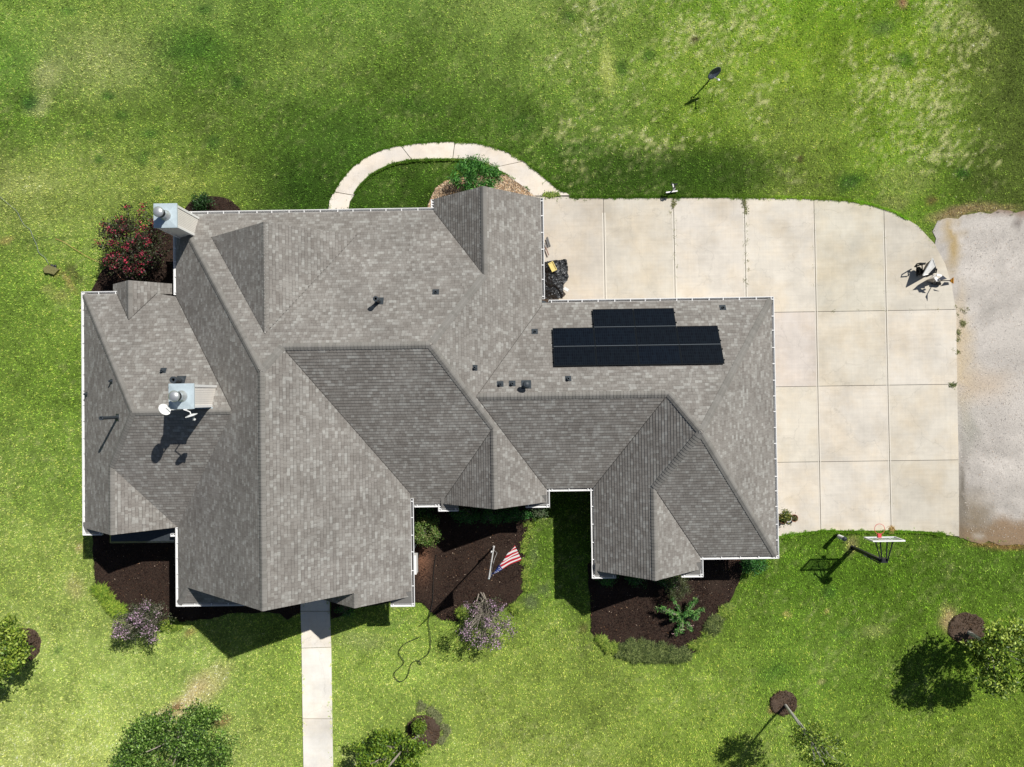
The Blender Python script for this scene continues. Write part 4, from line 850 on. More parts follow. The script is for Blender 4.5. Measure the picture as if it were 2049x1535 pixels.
# ------------------------------------------------------------------ satellite dishes
def dish(name, c, look, rx, rz_, m1, foot, label, cat, feed=.35, group=None, mast_r=.022, twist=0):
    """c centre, look = pointing direction, foot = mast foot"""
    t = thing(name, foot, label, cat, group); look = Vector(look).normalized(); a = look.cross(Vector((0,0,1))).normalized(); b = a.cross(look)
    d = MB(); rings = []; n = 24
    for j in range(6):
        f = j/5; rings.append([c + (a*math.cos(2*math.pi*k/n)*rx + b*math.sin(2*math.pi*k/n)*rz_)*f + look*(.16*rx*f*f*1.6) for k in range(n)])
    for r1, r2 in zip(rings, rings[1:]):
        for k in range(n): d.poly([r1[k], r1[(k+1)%n], r2[(k+1)%n], r2[k]])
    back = [p - look*.012 + (p-c).normalized()*.004 for p in rings[-1]]
    for k in range(n): d.poly([rings[-1][k], rings[-1][(k+1)%n], back[(k+1)%n], back[k]])
    d.build('reflector', m1, t, smooth=True)
    s = MB(); e = c + look*feed - b*rz_*.55; s.bar(c - b*rz_*.95 + look*.03, e, .045, .035); s.build('feed_arm', M['steel'], t, weld=0)
    s = MB(); s.lathe(e, [(0,-.03),(.045,-.03),(.05,.06),(0,.07)], 10, axis=(c - e)); s.box((e.x-.05,e.y-.03,e.z-.03),(e.x+.05,e.y+.03,e.z+.03)); s.build('receiver', M['paintwhite'], t, weld=0)
    s = MB(); hub = c - look*.10; s.tube([foot, Vector((hub.x, hub.y, foot.z + (hub.z-foot.z)*.75)) if abs(foot.z-hub.z) < .4 else Vector((foot.x, foot.y, hub.z-.05)), hub, c - look*.01], mast_r, 8); s.build('mast', M['pipe'] if m1 is M['dishgrey'] else M['paintwhite'], t)
    return t
M['dishgrey'] = mat('dark_grey_dish', (.06, .075, .10), .4, noise=.1); M['dishwhite'] = mat('white_dish', (.80, .80, .79), .4)
bf = P(1416, 165, 0); cc_ = P(1427.5, 144.5, 1.35)
dish('satellite_dish', cc_, (.445, -.77, .454), .37, .30, M['dishgrey'], bf, 'dark grey satellite dish on a pole standing in the back lawn', 'satellite dish', .45, mast_r=.035)
mb = MB(); 
c1 = P(331, 818, 8.35); dish('satellite_dish', c1, (-.75, -.45, -.38), .24, .27, M['dishwhite'], Vector((-13.40, -.34, 7.4)), 'white satellite dish left of the middle chimney, turned edge on', 'satellite dish', .3, 'dishes on the middle chimney')
c2 = P(382, 829, 8.2); dish('satellite_dish', c2, (.25, -.93, -.25), .24, .21, M['dishwhite'], Vector((-12.95, -.34, 7.4)), 'small white satellite dish at the right front of the middle chimney', 'satellite dish', .25, 'dishes on the middle chimney')

# ------------------------------------------------------------------ plants
def leafset(pts, size, cols, r, up=.5, asp=.5, jit=.35, droop=None):
    n = len(pts); d = r.normal(size=(n, 3)); d[:, 2] *= (1-up); d /= np.linalg.norm(d, axis=1)[:, None] + 1e-9
    nn = r.normal(size=(n, 3)) * .6 + np.array([0, 0, up*1.6]); s = np.cross(d, nn); s /= np.linalg.norm(s, axis=1)[:, None] + 1e-9
    if droop is not None: d = d*.6 + droop; d /= np.linalg.norm(d, axis=1)[:, None]
    L = size * r.uniform(.6, 1.3, n)[:, None]; W = L * asp
    v = np.stack([pts - d*L/2, pts - s*W/2, pts + d*L/2, pts + s*W/2], 1).reshape(-1, 3)
    c = np.array([lin(q) for q in cols])[r.integers(0, len(cols), n)] * r.uniform(1-jit, 1+jit, n)[:, None] / LIGHT * 1.25
    return v, np.repeat(np.clip(c, 0, 1), 4, 0)
def foliage(name, parent, pts, size, cols, seed, m=None, **k):
    r = np.random.default_rng(seed); v, c = leafset(np.array(pts) , size, cols, r, **k)
    v = v - np.array(parent.location); o = raw_tris(name, v, c, m or M['leaf'], 4); o.parent = parent; return o
def clumps(center, rad, n, seed, shell=.55, zmin=None):
    r = np.random.default_rng(seed); d = r.normal(size=(n, 3)); d /= np.linalg.norm(d, axis=1)[:, None]
    lobes = r.normal(size=(9 + n//14, 3)); lobes /= np.linalg.norm(lobes, axis=1)[:, None]; amp = r.uniform(.72, 1.14, len(lobes))
    k = np.argmax(d @ lobes.T, 1); d = d*.62 + lobes[k]*.38; d /= np.linalg.norm(d, axis=1)[:, None]
    q = (shell + (1-shell)*r.random(n)[:, None]**.6) * amp[k][:, None]; p = np.array(center) + d*q*np.array(rad)
    if zmin is not None: p[:, 2] = np.maximum(p[:, 2], zmin)
    return p
def around(cl, per, sig, seed):
    r = np.random.default_rng(seed); p = np.repeat(cl, per, 0); return p + r.normal(size=p.shape)*sig
def limbs(foot, center, cl, r0, seed, fork=.35, n=12, trunks=1, spread=.15):
    r = np.random.default_rng(seed); m_ = MB(); foot = Vector(foot); center = Vector(center)
    for t in range(trunks):
        f = foot + Vector((r.uniform(-1,1), r.uniform(-1,1), 0))*spread*(trunks > 1); top = foot.lerp(center, fork + .15*r.random()) + Vector((r.uniform(-1,1), r.uniform(-1,1), 0))*spread*(trunks > 1)*2
        m_.tube([f, f.lerp(top, .5) + Vector((r.uniform(-.04,.04), r.uniform(-.04,.04), 0)), top], [r0, r0*.8, r0*.62], 8)
        for q in cl[r.permutation(len(cl))[:n]]:
            q = Vector(q); mid = top.lerp(q, .5) + Vector((0, 0, .12*(q-top).length))*0.6; m_.tube([top, mid, q], [r0*.45, r0*.25, r0*.08], 5, cap=False)
    return m_
def tree(name, foot, center, rad, label, cat, cols, ncl, per, sig, size, seed, r0=.09, fork=.35, group=None, shell=.55, trunks=1, nl=14, up=.5, asp=.5, bark=None, jit=.35):
    t = thing(name, foot, label, cat, group); cl = clumps(center, rad, ncl, seed, shell, .3)
    limbs(foot, center, cl, r0, seed, fork, nl, trunks).build('trunk', bark or M['bark'], t, weld=0)
    foliage('crown', t, around(cl, per, sig, seed+1), size, cols, seed+2, up=up, asp=asp, jit=jit); return t, cl
M['pale'] = mat('pale_grey_bark', (.50, .48, .43), .8, noise=.25, nscale=14)
OAK = [(62,96,44),(48,80,38),(78,112,50),(40,68,36),(92,126,66),(56,88,50)]
YG = [(150,172,60),(118,148,50),(172,192,78),(90,120,40),(184,202,96),(70,98,34)]
# big tree at the right edge
tree('tree', P(1936,1264), P(2022,1318,3.2), (2.0,2.0,1.55), 'large yellow green tree at the right edge over a mulch ring', 'tree', YG, 140, 62, .15, .16, 21, .10, .4, bark=M['pale'])
# leaning slim tree
ft = P(1571,1410); ct = P(1640,1497,4.3)
t, cl = tree('tree', ft, ct, (1.3,1.25,1.7), 'slim open tree with a leaning pale trunk, bottom right', 'tree', YG, 75, 42, .12, .12, 33, .055, .55, nl=34, shell=.35, bark=M['pale'])
mb = MB(); mb.tube([ft, P(1592,1440,1.6), P(1622,1482,3.4), P(1650,1530,5.0)], [.07,.055,.04,.02], 10); mb.build('trunk', M['pale'], t, weld=0)
# left edge tree
tree('tree', P(56,1292), P(-34,1318,3.0), (1.75,1.9,1.5), 'yellow green tree cut by the left edge beside its mulch ring', 'tree', YG, 120, 85, .14, .16, 45, .09, .4)
# bottom oak
tree('tree', P(400,1438), P(342,1506,2.9), (2.85,2.1,1.9), 'broad dark green tree at the bottom left', 'tree', [(84,118,42),(64,96,36),(102,140,50),(44,72,30),(122,160,66),(160,190,100)], 260, 85, .17, .115, 57, .11, .3)
# glossy tree at bottom centre
tree('tree', P(840,1470), P(776,1520,1.75), (1.7,1.2,1.1), 'round glossy green tree at the bottom centre by its mulch ring', 'tree', [(128,156,46),(92,126,36),(156,180,62),(62,92,28),(108,142,44)], 100, 75, .14, .15, 63, .07, .4, asp=.42)
tree('shrub', P(845,1447), P(838,1456,.7), (.27,.25,.25), 'small leafy shrub growing inside the bottom centre mulch ring', 'shrub', [(110,135,40),(80,110,32),(132,155,52),(120,145,60)], 30, 45, .10, .10, 66, .03, .4)
# red crape myrtle
t, cl = tree('flowering_shrub', P(320,512), P(270,488,2.0), (1.62,1.55,1.0), 'dark leaved shrub covered in red blossom by the left chimney', 'shrub', [(62,66,42),(58,44,38),(70,80,46),(62,36,40),(84,92,58)], 130, 60, .17, .11, 71, .045, .3, trunks=5, nl=14, shell=.4)
tops = cl[cl[:, 2] > 1.75]; foliage('blossom', t, around(tops[:60] + np.array([0,0,.16]), 17, .085, 5), .075, [(160,48,72),(182,62,86),(128,34,56),(190,92,108)], 9, M['petal'], asp=.8)
# spiky sprays sticking out
t1 = clumps(P(266,478,2.2), (1.5,1.4,.5), 30, 88, .9); foliage('outer_leaves', t, around(t1, 26, .10, 6), .10, [(52,74,40),(40,60,34)], 12)
foliage('blossom', t, around(t1[::3] + np.array([0,0,.10]), 26, .07, 15), .07, [(190,45,80),(215,70,100)], 13, M['petal'], asp=.8)
def lilac(foot, c, rad, label, seed, ncl, per, nb, seedp):
    t, cl = tree('flowering_shrub', foot, c, rad, label, 'shrub', [(92,96,72),(72,78,60),(110,108,86),(60,68,48),(84,98,60)], ncl, per, .13, .085, seed, .035, .3, group='lilac flowered crape shrubs in front of the house', trunks=6, nl=26, shell=.35)
    tops = cl[np.argsort(-cl[:, 2])][:nb]; foliage('blossom', t, around(tops + np.array([0,0,.1]), 24, .09, seedp), .055, [(200,165,192),(220,190,212),(176,142,168),(150,124,136)], seedp+1, M['petal'], asp=.9); return t
lilac(P(322,1214), P(285,1240,1.6), (1.3,1.15,.85), 'lilac flowered shrub leaning over the left front bed', 101, 110, 40, 44, 5)
lilac(P(963,1190), P(972,1252,1.9), (1.5,1.4,1.0), 'lilac flowered shrub below the flagpole on the grass edge', 111, 84, 26, 60, 8)
mb = MB(); mb.tube([P(962,1186,.05), P(968,1196,.5), P(976,1212,1.0)], [.04,.035,.025], 8); o = mb.build('bare_branch', M['bark'], None); tag(o, 'pale bare branch rising from the mulch above the lilac shrub', 'branch')
# bushes
def bush(foot, c, rad, label, cols, ncl, per, sig, size, seed, up=.5, asp=.4, name='shrub', group=None, shell=.5, cat='shrub', jit=.35):
    return tree(name, foot, c, rad, label, cat, cols, ncl, per, sig, size, seed, .03, .3, group, shell, 3, 12, up, asp, None, jit)
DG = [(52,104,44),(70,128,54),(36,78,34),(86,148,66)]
bush(P(950,362), P(955,352,1.5), (1.08,.95,.7), 'bushy dark green oleander behind the back gable in pebbles', [(66,124,48),(86,148,60),(46,96,38),(110,170,78)], 70, 60, .12, .19, 121, .3, .2)
bush(P(900,400), P(905,392,.8), (.0001,.0001,.0001), 'x', DG, 1, 1, .01, .01, 122) if False else None
bush(P(402,407), P(404,404,.5), (.5,.36,.35), 'low green shrub on the small back wall mulch bed', [(44,80,34),(54,94,40),(34,60,28)], 28, 50, .10, .10, 123)
bush(P(850,1072), P(854,1064,1.05), (.62,.72,.5), 'square leafy green shrub beside the entry gutter', [(110,140,56),(86,120,42),(130,160,80),(60,90,36),(140,140,90)], 60, 55, .10, .10, 124, shell=.6)
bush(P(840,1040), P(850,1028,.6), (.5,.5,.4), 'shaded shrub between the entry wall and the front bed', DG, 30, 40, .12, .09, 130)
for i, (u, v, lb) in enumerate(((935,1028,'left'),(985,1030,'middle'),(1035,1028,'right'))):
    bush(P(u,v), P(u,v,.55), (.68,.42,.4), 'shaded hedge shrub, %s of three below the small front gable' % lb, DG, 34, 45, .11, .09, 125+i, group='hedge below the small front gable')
bush(P(1076,1020), P(1080,1017,.9), (.35,.45,.45), 'thin pale green shrub at the gutter corner by the grass', [(96,120,80),(80,104,66),(120,140,100)], 22, 24, .13, .08, 128)
bush(P(1357,1172), P(1355,1172,1.0), (.5,.62,.5), 'grey green feathery shrub beneath the right front gable', [(92,100,62),(74,84,52),(110,116,76),(60,70,42)], 60, 60, .09, .06, 129, shell=.7)
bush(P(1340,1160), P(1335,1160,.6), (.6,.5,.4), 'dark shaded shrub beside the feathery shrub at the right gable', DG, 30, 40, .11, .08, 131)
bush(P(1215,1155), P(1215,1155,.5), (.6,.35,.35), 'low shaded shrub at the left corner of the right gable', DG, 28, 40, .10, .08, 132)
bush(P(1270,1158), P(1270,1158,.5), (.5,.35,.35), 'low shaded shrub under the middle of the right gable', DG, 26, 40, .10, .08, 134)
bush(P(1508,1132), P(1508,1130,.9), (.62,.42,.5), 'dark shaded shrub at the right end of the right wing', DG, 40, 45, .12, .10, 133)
bush(P(690,1222), P(690,1222,.3), (.5,.25,.2), 'low green plant right of the front walk in shade', DG, 16, 30, .10, .08, 136)
# long armed oleander in the right bed
ol = thing('oleander', P(1366,1232), 'spreading bright green oleander with long arms on dark mulch', 'shrub')
arms = [(1312,1217,.6),(1326,1216,.9),(1345,1196,1.0),(1382,1205,1.0),(1398,1192,.9),(1409,1218,.8),(1398,1236,.8),(1384,1262,.6),(1362,1266,.6),(1352,1270,.5),(1340,1240,.9),(1372,1228,1.3),(1385,1224,1.2),(1355,1236,1.2),(1330,1222,.9),(1402,1225,1.0)]
base = Vector(P(1366,1232)); mb = MB(); pts = []; rr = np.random.default_rng(3)
for (u, v, z) in arms:
    e = P(u, v, z); mid = base.lerp(e, .5) + Vector((0,0,.25)); mb.tube([base, mid, e], [.02,.015,.006], 5)
    for k in range(12):
        f = rr.uniform(.2, .45) + .58*k/11; q = (base*(1-f)**2 + mid*2*f*(1-f) + e*f*f); pts += [np.array(q) + rr.normal(size=3)*.045 for _ in range(15)]
mb.build('stem', M['bark'], ol, weld=0); foliage('leaves', ol, pts, (.19), [(104,166,76),(76,136,62),(136,188,104),(54,104,48),(150,190,104)], 4, up=.35, asp=.16)
for bp3 in (P(1363,1260,.75), P(1383,1252,.8), P(1347,1268,.5)): foliage('bloom', ol, around(np.array([bp3]), 9, .035, 3), .05, [(230,190,190)], 8, M['petal'], asp=.9)
# liriope / border grass clumps: each its own tuft of arching blades
def tuft_mesh(seed, n=260, L=.30, cols=((104,128,58),(84,110,48),(130,150,78),(70,92,42))):
    r = np.random.default_rng(seed); a = r.uniform(0, 6.28, n); t = r.uniform(.25, 1, n); l = r.uniform(.6, 1.15, n)*L; w_ = .012
    d = np.stack([np.cos(a)*t, np.sin(a)*t, np.sqrt(1-t*t*.85)], -1); base = r.normal(size=(n, 3))*.06; base[:, 2] = 0
    mid = base + d*l[:, None]*.6; tip = mid + np.stack([np.cos(a)*l*.45, np.sin(a)*l*.45, -l*.12*t], -1); s = np.stack([-np.sin(a), np.cos(a), np.zeros(n)], -1)*w_
    v = np.stack([base-s, base+s, mid+s*.9, mid-s*.9, mid-s*.9, mid+s*.9, tip+s*.1, tip-s*.1], 1).reshape(-1, 3)
    c = np.array([lin(q) for q in cols])[r.integers(0, len(cols), n)]*r.uniform(.6, 1.45, n)[:, None]/LIGHT*np.array((1.62, 1.66, 1.35))
    return v, np.repeat(c, 8, 0)
def border(name, path, n, label, jitter, L=.30, cols=((104,128,58),(84,110,48),(130,150,78),(70,92,42)), seed=1, z=.03, per=240):
    """one strip of border grass reading as one mass of ground cover"""
    r = np.random.default_rng(seed); V = []; C = []; pt = [P(*q) for q in path]; segs = [(pt[i+1]-pt[i]).length for i in range(len(pt)-1)]; T = sum(segs)
    for k in range(n):
        s = T*(k+.5)/n; i = 0
        while i < len(segs)-1 and s > segs[i]: s -= segs[i]; i += 1
        q = pt[i].lerp(pt[i+1], s/segs[i]); v, c = tuft_mesh(seed*100+k, per, L*r.uniform(.8, 1.2), cols); V.append(v + np.array([q.x+r.normal()*jitter, q.y+r.normal()*jitter, z])); C.append(c)
    o = raw_tris(name, np.concatenate(V), np.clip(np.concatenate(C), 0, 1), M['leaf'], 4); tag(o, label, None, None, 'stuff'); return o
OLV = ((120,122,80),(98,104,64),(140,136,96)); DK = ((96,108,62),(74,88,48),(128,138,88),(56,70,38)); BR = ((132,152,62),(104,130,50),(160,172,88),(86,112,44))
border('border_grass', [(1196,1278),(1212,1290),(1232,1300)], 10, 'pale border grass at the left tip of the right bed', .10, .26, BR, 1)
border('border_grass', [(1246,1290),(1270,1296),(1300,1302),(1330,1310),(1352,1312),(1378,1300)], 34, 'dense border grass along the lower rim of the right bed', .16, .30, DK, 2)
border('border_grass', [(1240,1302),(1290,1312),(1340,1318),(1375,1308)], 22, 'border grass edging the lawn below the right bed', .10, .28, DK, 22)
border('border_grass', [(1394,1292),(1412,1280)], 9, 'border grass clump at the lower right of the right bed', .10, .28, BR, 3)
border('border_grass', [(1418,1262),(1430,1248),(1440,1236)], 9, 'sparse border grass on the right rim of the right bed', .10, .30, DK, 4)
border('border_grass', [(1450,1225),(1458,1212)], 9, 'bright border grass clump at the upper right of the right bed', .10, .28, BR, 5)
border('border_grass', [(196,1172),(208,1186),(218,1200),(232,1216),(245,1228)], 16, 'bright border grass down the left rim of the left bed', .10, .34, ((140,160,60),(110,140,50),(160,175,80),(90,120,45)), 6)
border('border_grass', [(325,1250),(345,1248),(362,1244)], 9, 'border grass at the lower tip of the left bed', .08, .26, BR, 7)
border('border_grass', [(1062,1040),(1056,1075),(1052,1110),(1054,1150),(1048,1180)], 24, 'loose green border plants along the flagpole bed', .08, .15, BR, 8, per=90)
border('border_grass', [(925,1225),(935,1235)], 8, 'green border grass left of the lilac shrub', .10, .30, BR, 9)
border('border_grass', [(1030,1212),(1036,1218)], 4, 'bright green clump right of the lilac shrub', .06, .26, BR, 10)
border('border_grass', [(832,1412),(858,1418),(880,1432),(892,1458),(892,1485)], 16, 'dull ground cover round the bottom centre mulch ring', .12, .16, ((120,125,95),(95,105,70),(140,140,110)), 11, per=110)
border('joint_weeds', [(1347,398),(1348,415)], 4, 'weeds in the second driveway joint near the grass', .015, .09, OLV, 12, .04, 34)
border('joint_weeds', [(1348,420),(1350,560)], 9, 'small weeds down the second driveway joint', .06, .045, OLV, 13, .04, 22)
border('joint_weeds', [(1489,400),(1490,410),(1491,428)], 5, 'weeds in the third driveway joint near the grass', .015, .09, OLV, 14, .04, 34)
border('joint_weeds', [(1491,440),(1493,580)], 9, 'small weeds down the third driveway joint', .06, .05, OLV, 15, .04, 22)
border('joint_weeds', [(1088,391),(1092,391),(1110,391),(1116,391)], 6, 'weeds in the joint where the curved path meets the driveway', .015, .13, BR, 16, .04, 60)
border('joint_weeds', [(1640,622),(1700,622),(1770,621),(1830,621),(1900,620)], 5, 'sparse weeds along the upper cross joint', .02, .04, OLV, 17, .04, 14)
border('joint_weeds', [(1900,771),(1910,771)], 3, 'small weed at the end of the middle cross joint', .012, .10, DK, 18, .04, 50)
border('joint_weeds', [(1627,405),(1628,590)], 5, 'specks of weed in the fourth driveway joint', .02, .035, OLV, 19, .04, 14)
border('joint_weeds', [(1768,425),(1783,1060)], 6, 'specks of weed in the fifth driveway joint', .02, .035, OLV, 20, .04, 14)
border('edge_weeds', [(1908,612),(1913,622),(1928,622),(1932,612)], 5, 'small weeds where driveway meets gravel, upper', .10, .06, OLV, 23, .02, 26)
border('edge_weeds', [(1924,646),(1927,645)], 3, 'round weed in the gravel beside the driveway', .05, .10, OLV, 24, .02, 50)
border('edge_weeds', [(1917,660),(1918,672),(1916,684)], 5, 'weeds in a line along the driveway edge', .06, .08, OLV, 25, .02, 34)
border('edge_weeds', [(1913,700),(1914,708)], 3, 'lowest weed clump beside the driveway edge', .05, .07, OLV, 26, .02, 34)
border('dry_weed', [(1781,1057),(1783,1062)], 3, 'dry tan weed in the joint above the backboard', .03, .12, ((190,160,110),(160,130,90)), 27, .05, 60)

# ------------------------------------------------------------------ flagpole and flag
fp = thing('flagpole', P(988,1094), 'white flagpole with a rope standing in the centre mulch bed', 'flagpole')
b = P(988,1094,0); mb = MB(); mb.tube([b, b+Vector((0,0,6.55))], [.042,.026], 12); mb.build('pole', M['white'], fp)
mb = MB(); mb.lathe(b+Vector((0,0,6.55)), [(0,.10),(.035,.085),(.045,.05),(.035,.015),(.02,0)], 14); mb.build('finial', M['steel'], fp, smooth=True)
mb = MB(); mb.tube([b+Vector((.04,.0,.9)), b+Vector((.20,.02,1.6)), b+Vector((.12,.02,3.0)), b+Vector((.05,0,6.4))], .008, 5); mb.build('halyard', M['paintwhite'], fp)
mb = MB(); mb.lathe(b, [(.07,0),(.07,.04),(.045,.07)], 12); mb.build('base_collar', M['white'], fp, weld=0); mb = MB(); mb.box((b.x-.09,b.y-.05,1.2),(b.x-.03,b.y+.05,1.32)); mb.build('cleat', M['white'], fp, weld=0)
ht, hb = b + Vector((.05, -.03, 6.42)), b + Vector((.06,-.02,5.6)); ftp, fbt = P(1030,1091,5.60), P(1043,1120,6.0)
TQ, BQ, PQ = P(1030,1091,5.60), P(1043.5,1120,6.0), P(984.5,1149,5.75)
NXF, NYF = 44, 44
def fpt(r_, t):
    S = TQ.lerp(PQ, t); E_ = TQ.lerp(BQ, t); p = S.lerp(E_, r_); wv = math.sin(t*15 + r_*2)*.022*(1-.3*r_) + math.sin(r_*8)*.02*t
    return p + Vector((wv*.6, -wv*.6, wv))
mb = MB(); RED, WHT, BLU = (.52,.012,.03), (.80,.79,.77), (.035,.06,.24)
dP = Vector((1037-984.5, 1105-1149)); 
def frac(r_, t):
    u_ = (1-t)*1030 + t*984.5; v_ = (1-t)*1091 + t*1149; u2 = (1-t)*1030 + t*1043.5; v2 = (1-t)*1091 + t*1120
    a_ = (u_ + (u2-u_)*r_ - 984.5, v_ + (v2-v_)*r_ - 1149); return (a_[0]*52.5 + a_[1]*-44) / (52.5**2 + 44**2)
for i in range(NXF):
    for j in range(NYF):
        r0, r1, t0, t1 = i/NXF, (i+1)/NXF, j/NYF, (j+1)/NYF; st = j // 4
        c = BLU if frac((r0+r1)/2, (t0+t1)/2) < .34 else (WHT if st % 2 else RED)
        mb.poly([fpt(r0,t0), fpt(r0,t1), fpt(r1,t1), fpt(r1,t0)], 0, None, c)
for q_ in range(90):
    r_, t = random.random(), random.uniform(.55, .99)
    if frac(r_, t) > .31 or frac(r_, t) < .03: continue
    pc = fpt(r_, t)
    for sg in (1, -1):
        v5 = []
        for k in range(10):
            a = math.pi*k/5; rd = .020 if k % 2 == 0 else .009; v5.append(pc + Vector((math.cos(a)*rd, math.sin(a)*rd, .014*sg)))
        mb.poly(v5, 0, None, WHT)
# hoist part, hanging steeply beside the pole and gathered into the fold
for k in range(20):
    a0, a1 = k/20, (k+1)/20; mb.poly([ht.lerp(hb, a0), ht.lerp(hb, a1), TQ.lerp(PQ, .35+.65*a1) + Vector((.01,-.01,-.03)), TQ.lerp(PQ, .35+.65*a0) + Vector((.01,-.01,-.03))], 0, None, BLU)
M['cloth'] = mat('flag_cloth', (1, 1, 1), .8, attr=True, trans=.12)
fo = mb.build('flag', M['cloth'], None, weld=0); tag(fo, 'red, white and blue striped flag with stars hanging from the flagpole', 'flag')

# ------------------------------------------------------------------ basketball hoop
ft = P(1707,1096,0); hp = thing('basketball_hoop', ft, 'black basketball hoop post with clear backboard and red rim', 'basketball hoop')
top = Vector((ft.x, ft.y, 2.75)); mb = MB(); mb.bar(ft, top, .15, .15, up=Vector((0,1,0))); mb.build('post', M['dark'], hp)
mb = MB(); mb.box((ft.x-.11,ft.y-.11,0),(ft.x+.11,ft.y+.11,.03)); mb.build('base_plate', M['dark'], hp)
zt_, zb_ = 3.55, 2.62
TL, TR, BL, BR2 = P(1747,1084,zt_), P(1812,1082.5,zt_), P(1728,1075.5,zb_), P(1791,1074,zb_)
ymid = (TL.y+TR.y+BL.y+BR2.y)/4; xl = (TL.x+BL.x)/2; xr = (TR.x+BR2.x)/2
M['acrylic'] = mat('clear_backboard', (.55,.60,.62), .08, spec=.5)
nt_ = M['acrylic'].node_tree; ms = nt_.nodes.new('ShaderNodeMixShader'); tb = nt_.nodes.new('ShaderNodeBsdfTransparent'); tb.inputs[0].default_value = (.92,.94,.94,1); ms.inputs[0].default_value = .25
nt_.links.new(tb.outputs[0], ms.inputs[1]); nt_.links.new(nt_.nodes['Principled BSDF'].outputs[0], ms.inputs[2]); nt_.links.new(ms.outputs[0], nt_.nodes['Material Output'].inputs[0])
bb = MB(); bb.box((xl+.04, ymid-.008, zb_+.04), (xr-.04, ymid+.008, zt_-.04)); bo = bb.build('backboard', M['acrylic'], hp)
fr = MB()
for a in ((xl, xr, zt_-.05, zt_), (xl, xr, zb_, zb_+.05), (xl, xl+.05, zb_+.05, zt_-.05), (xr-.05, xr, zb_+.05, zt_-.05)): fr.box((a[0], ymid-.03, a[2]), (a[1], ymid+.03, a[3]))
fr.build('backboard_frame', M['white'], hp, weld=0)
tg = MB(); cx = (xl+xr)/2
for a in ((cx-.3, cx+.3, zb_+.62, zb_+.66), (cx-.3, cx+.3, zb_+.2, zb_+.24), (cx-.3, cx-.26, zb_+.24, zb_+.62), (cx+.26, cx+.3, zb_+.24, zb_+.62)): tg.box((a[0], ymid+.012, a[2]), (a[1], ymid+.016, a[3]))
tg.build('target_square', M['paintwhite'], hp, weld=0)
M['rim'] = mat('red_rim', (.62, .07, .08), .45)
rc = P(1760,1058.5,2.72); mb = MB(); n = 28; rg = [Vector((rc.x + .23*math.cos(2*math.pi*k/n), rc.y + .23*math.sin(2*math.pi*k/n), rc.z)) for k in range(n+1)]; mb.tube(rg, .011, 6, cap=False); mb.box((rc.x-.075, rc.y-.40, rc.z-.12), (rc.x+.075, rc.y-.22, rc.z+.012)); mb.box((rc.x-.08, ymid+.032, rc.z-.16), (rc.x+.08, rc.y-.40, rc.z+.02)); mb.build('rim', M['rim'], hp, weld=0)
pv = P(1768,1122,2.72); mb = MB(); mb.bar(top + Vector((0,0,-.06)), pv, .14, .14); mb.bar(Vector((ft.x+.0, ft.y, 2.1)), pv + Vector((-.1,0,-.45)), .05, .05)
mb.box((pv.x-.16, pv.y-.08, pv.z-.22), (pv.x+.16, pv.y+.10, pv.z+.10)); mb.build('extension_arm', M['dark'], hp, weld=0)
mb = MB()
for dx in (-.24, .24):
    for zz in (zb_+.15, zt_-.25): mb.bar(Vector((pv.x + dx*.5, pv.y, pv.z + (.0 if zz < 3 else .12))), Vector((cx+dx*1.2, ymid-.034, zz)), .045, .045)
mb.build('support_strut', M['dark'], hp, weld=0)
mb = MB(); mb.bar(P(1728,1110,2.45), pv + Vector((-.05,-.18,-.25)), .045, .045); mb.build('height_adjuster', M['dark'], hp, weld=0)

# ------------------------------------------------------------------ smaller things
# ringed bollard
bp_ = P(1673,1071); t = thing('ringed_post', bp_, 'short black post with white coiled rings at the driveway grass edge', 'post')
mb = MB(); mb.tube([bp_, bp_+Vector((0,0,.95))], [.085,.085], 16); mb.build('post_body', M['dark'], t)
mb = MB()
for z in (.35,.47,.59,.71,.83): mb.lathe(bp_+Vector((0,0,z)), [(.086,0),(.10,.012),(.10,.045),(.086,.06)], 16)
mb.build('ring', M['white'], t, smooth=False)
mb = MB(); mb.lathe(bp_+Vector((0,0,.95)), [(.11,0),(.11,.05),(.06,.09),(0,.1)], 14); mb.build('post_cap', M['lead'], t)
# lawn sprinkler gadget
g0 = P(1343,384); t = thing('sprinkler', g0, 'small black and white lawn sprinkler on a white crossbar by the driveway', 'sprinkler')
mb = MB(); mb.bar(P(1332.5,385.5,.12), P(1355.5,382.3,.12), .06, .06); mb.build('crossbar', M['paintwhite'], t)
mb = MB(); mb.tube([g0, g0+Vector((0,0,.75))], [.03,.025], 8); mb.build('riser', M['dark'], t)
mb = MB(); c = g0 + Vector((0,.02,.78)); mb.lathe(c, [(0,-.05),(.05,-.04),(.055,.05),(.02,.09),(0,.09)], 10); mb.bar(c+Vector((-.16,.12,0)), c+Vector((.14,.14,.05)), .06, .05); mb.bar(c, c+Vector((-.12,.22,.0)), .04, .04); mb.build('sprinkler_head', M['dark'], t, weld=0)
mb = MB(); mb.bar(c+Vector((-.06,-.02,.06)), c+Vector((-.09,.13,.08)), .05, .05); mb.bar(c+Vector((0,-.10,-.2)), c+Vector((.02,.0,-.1)), .09, .09); mb.build('nozzle', M['paintwhite'], t, weld=0)
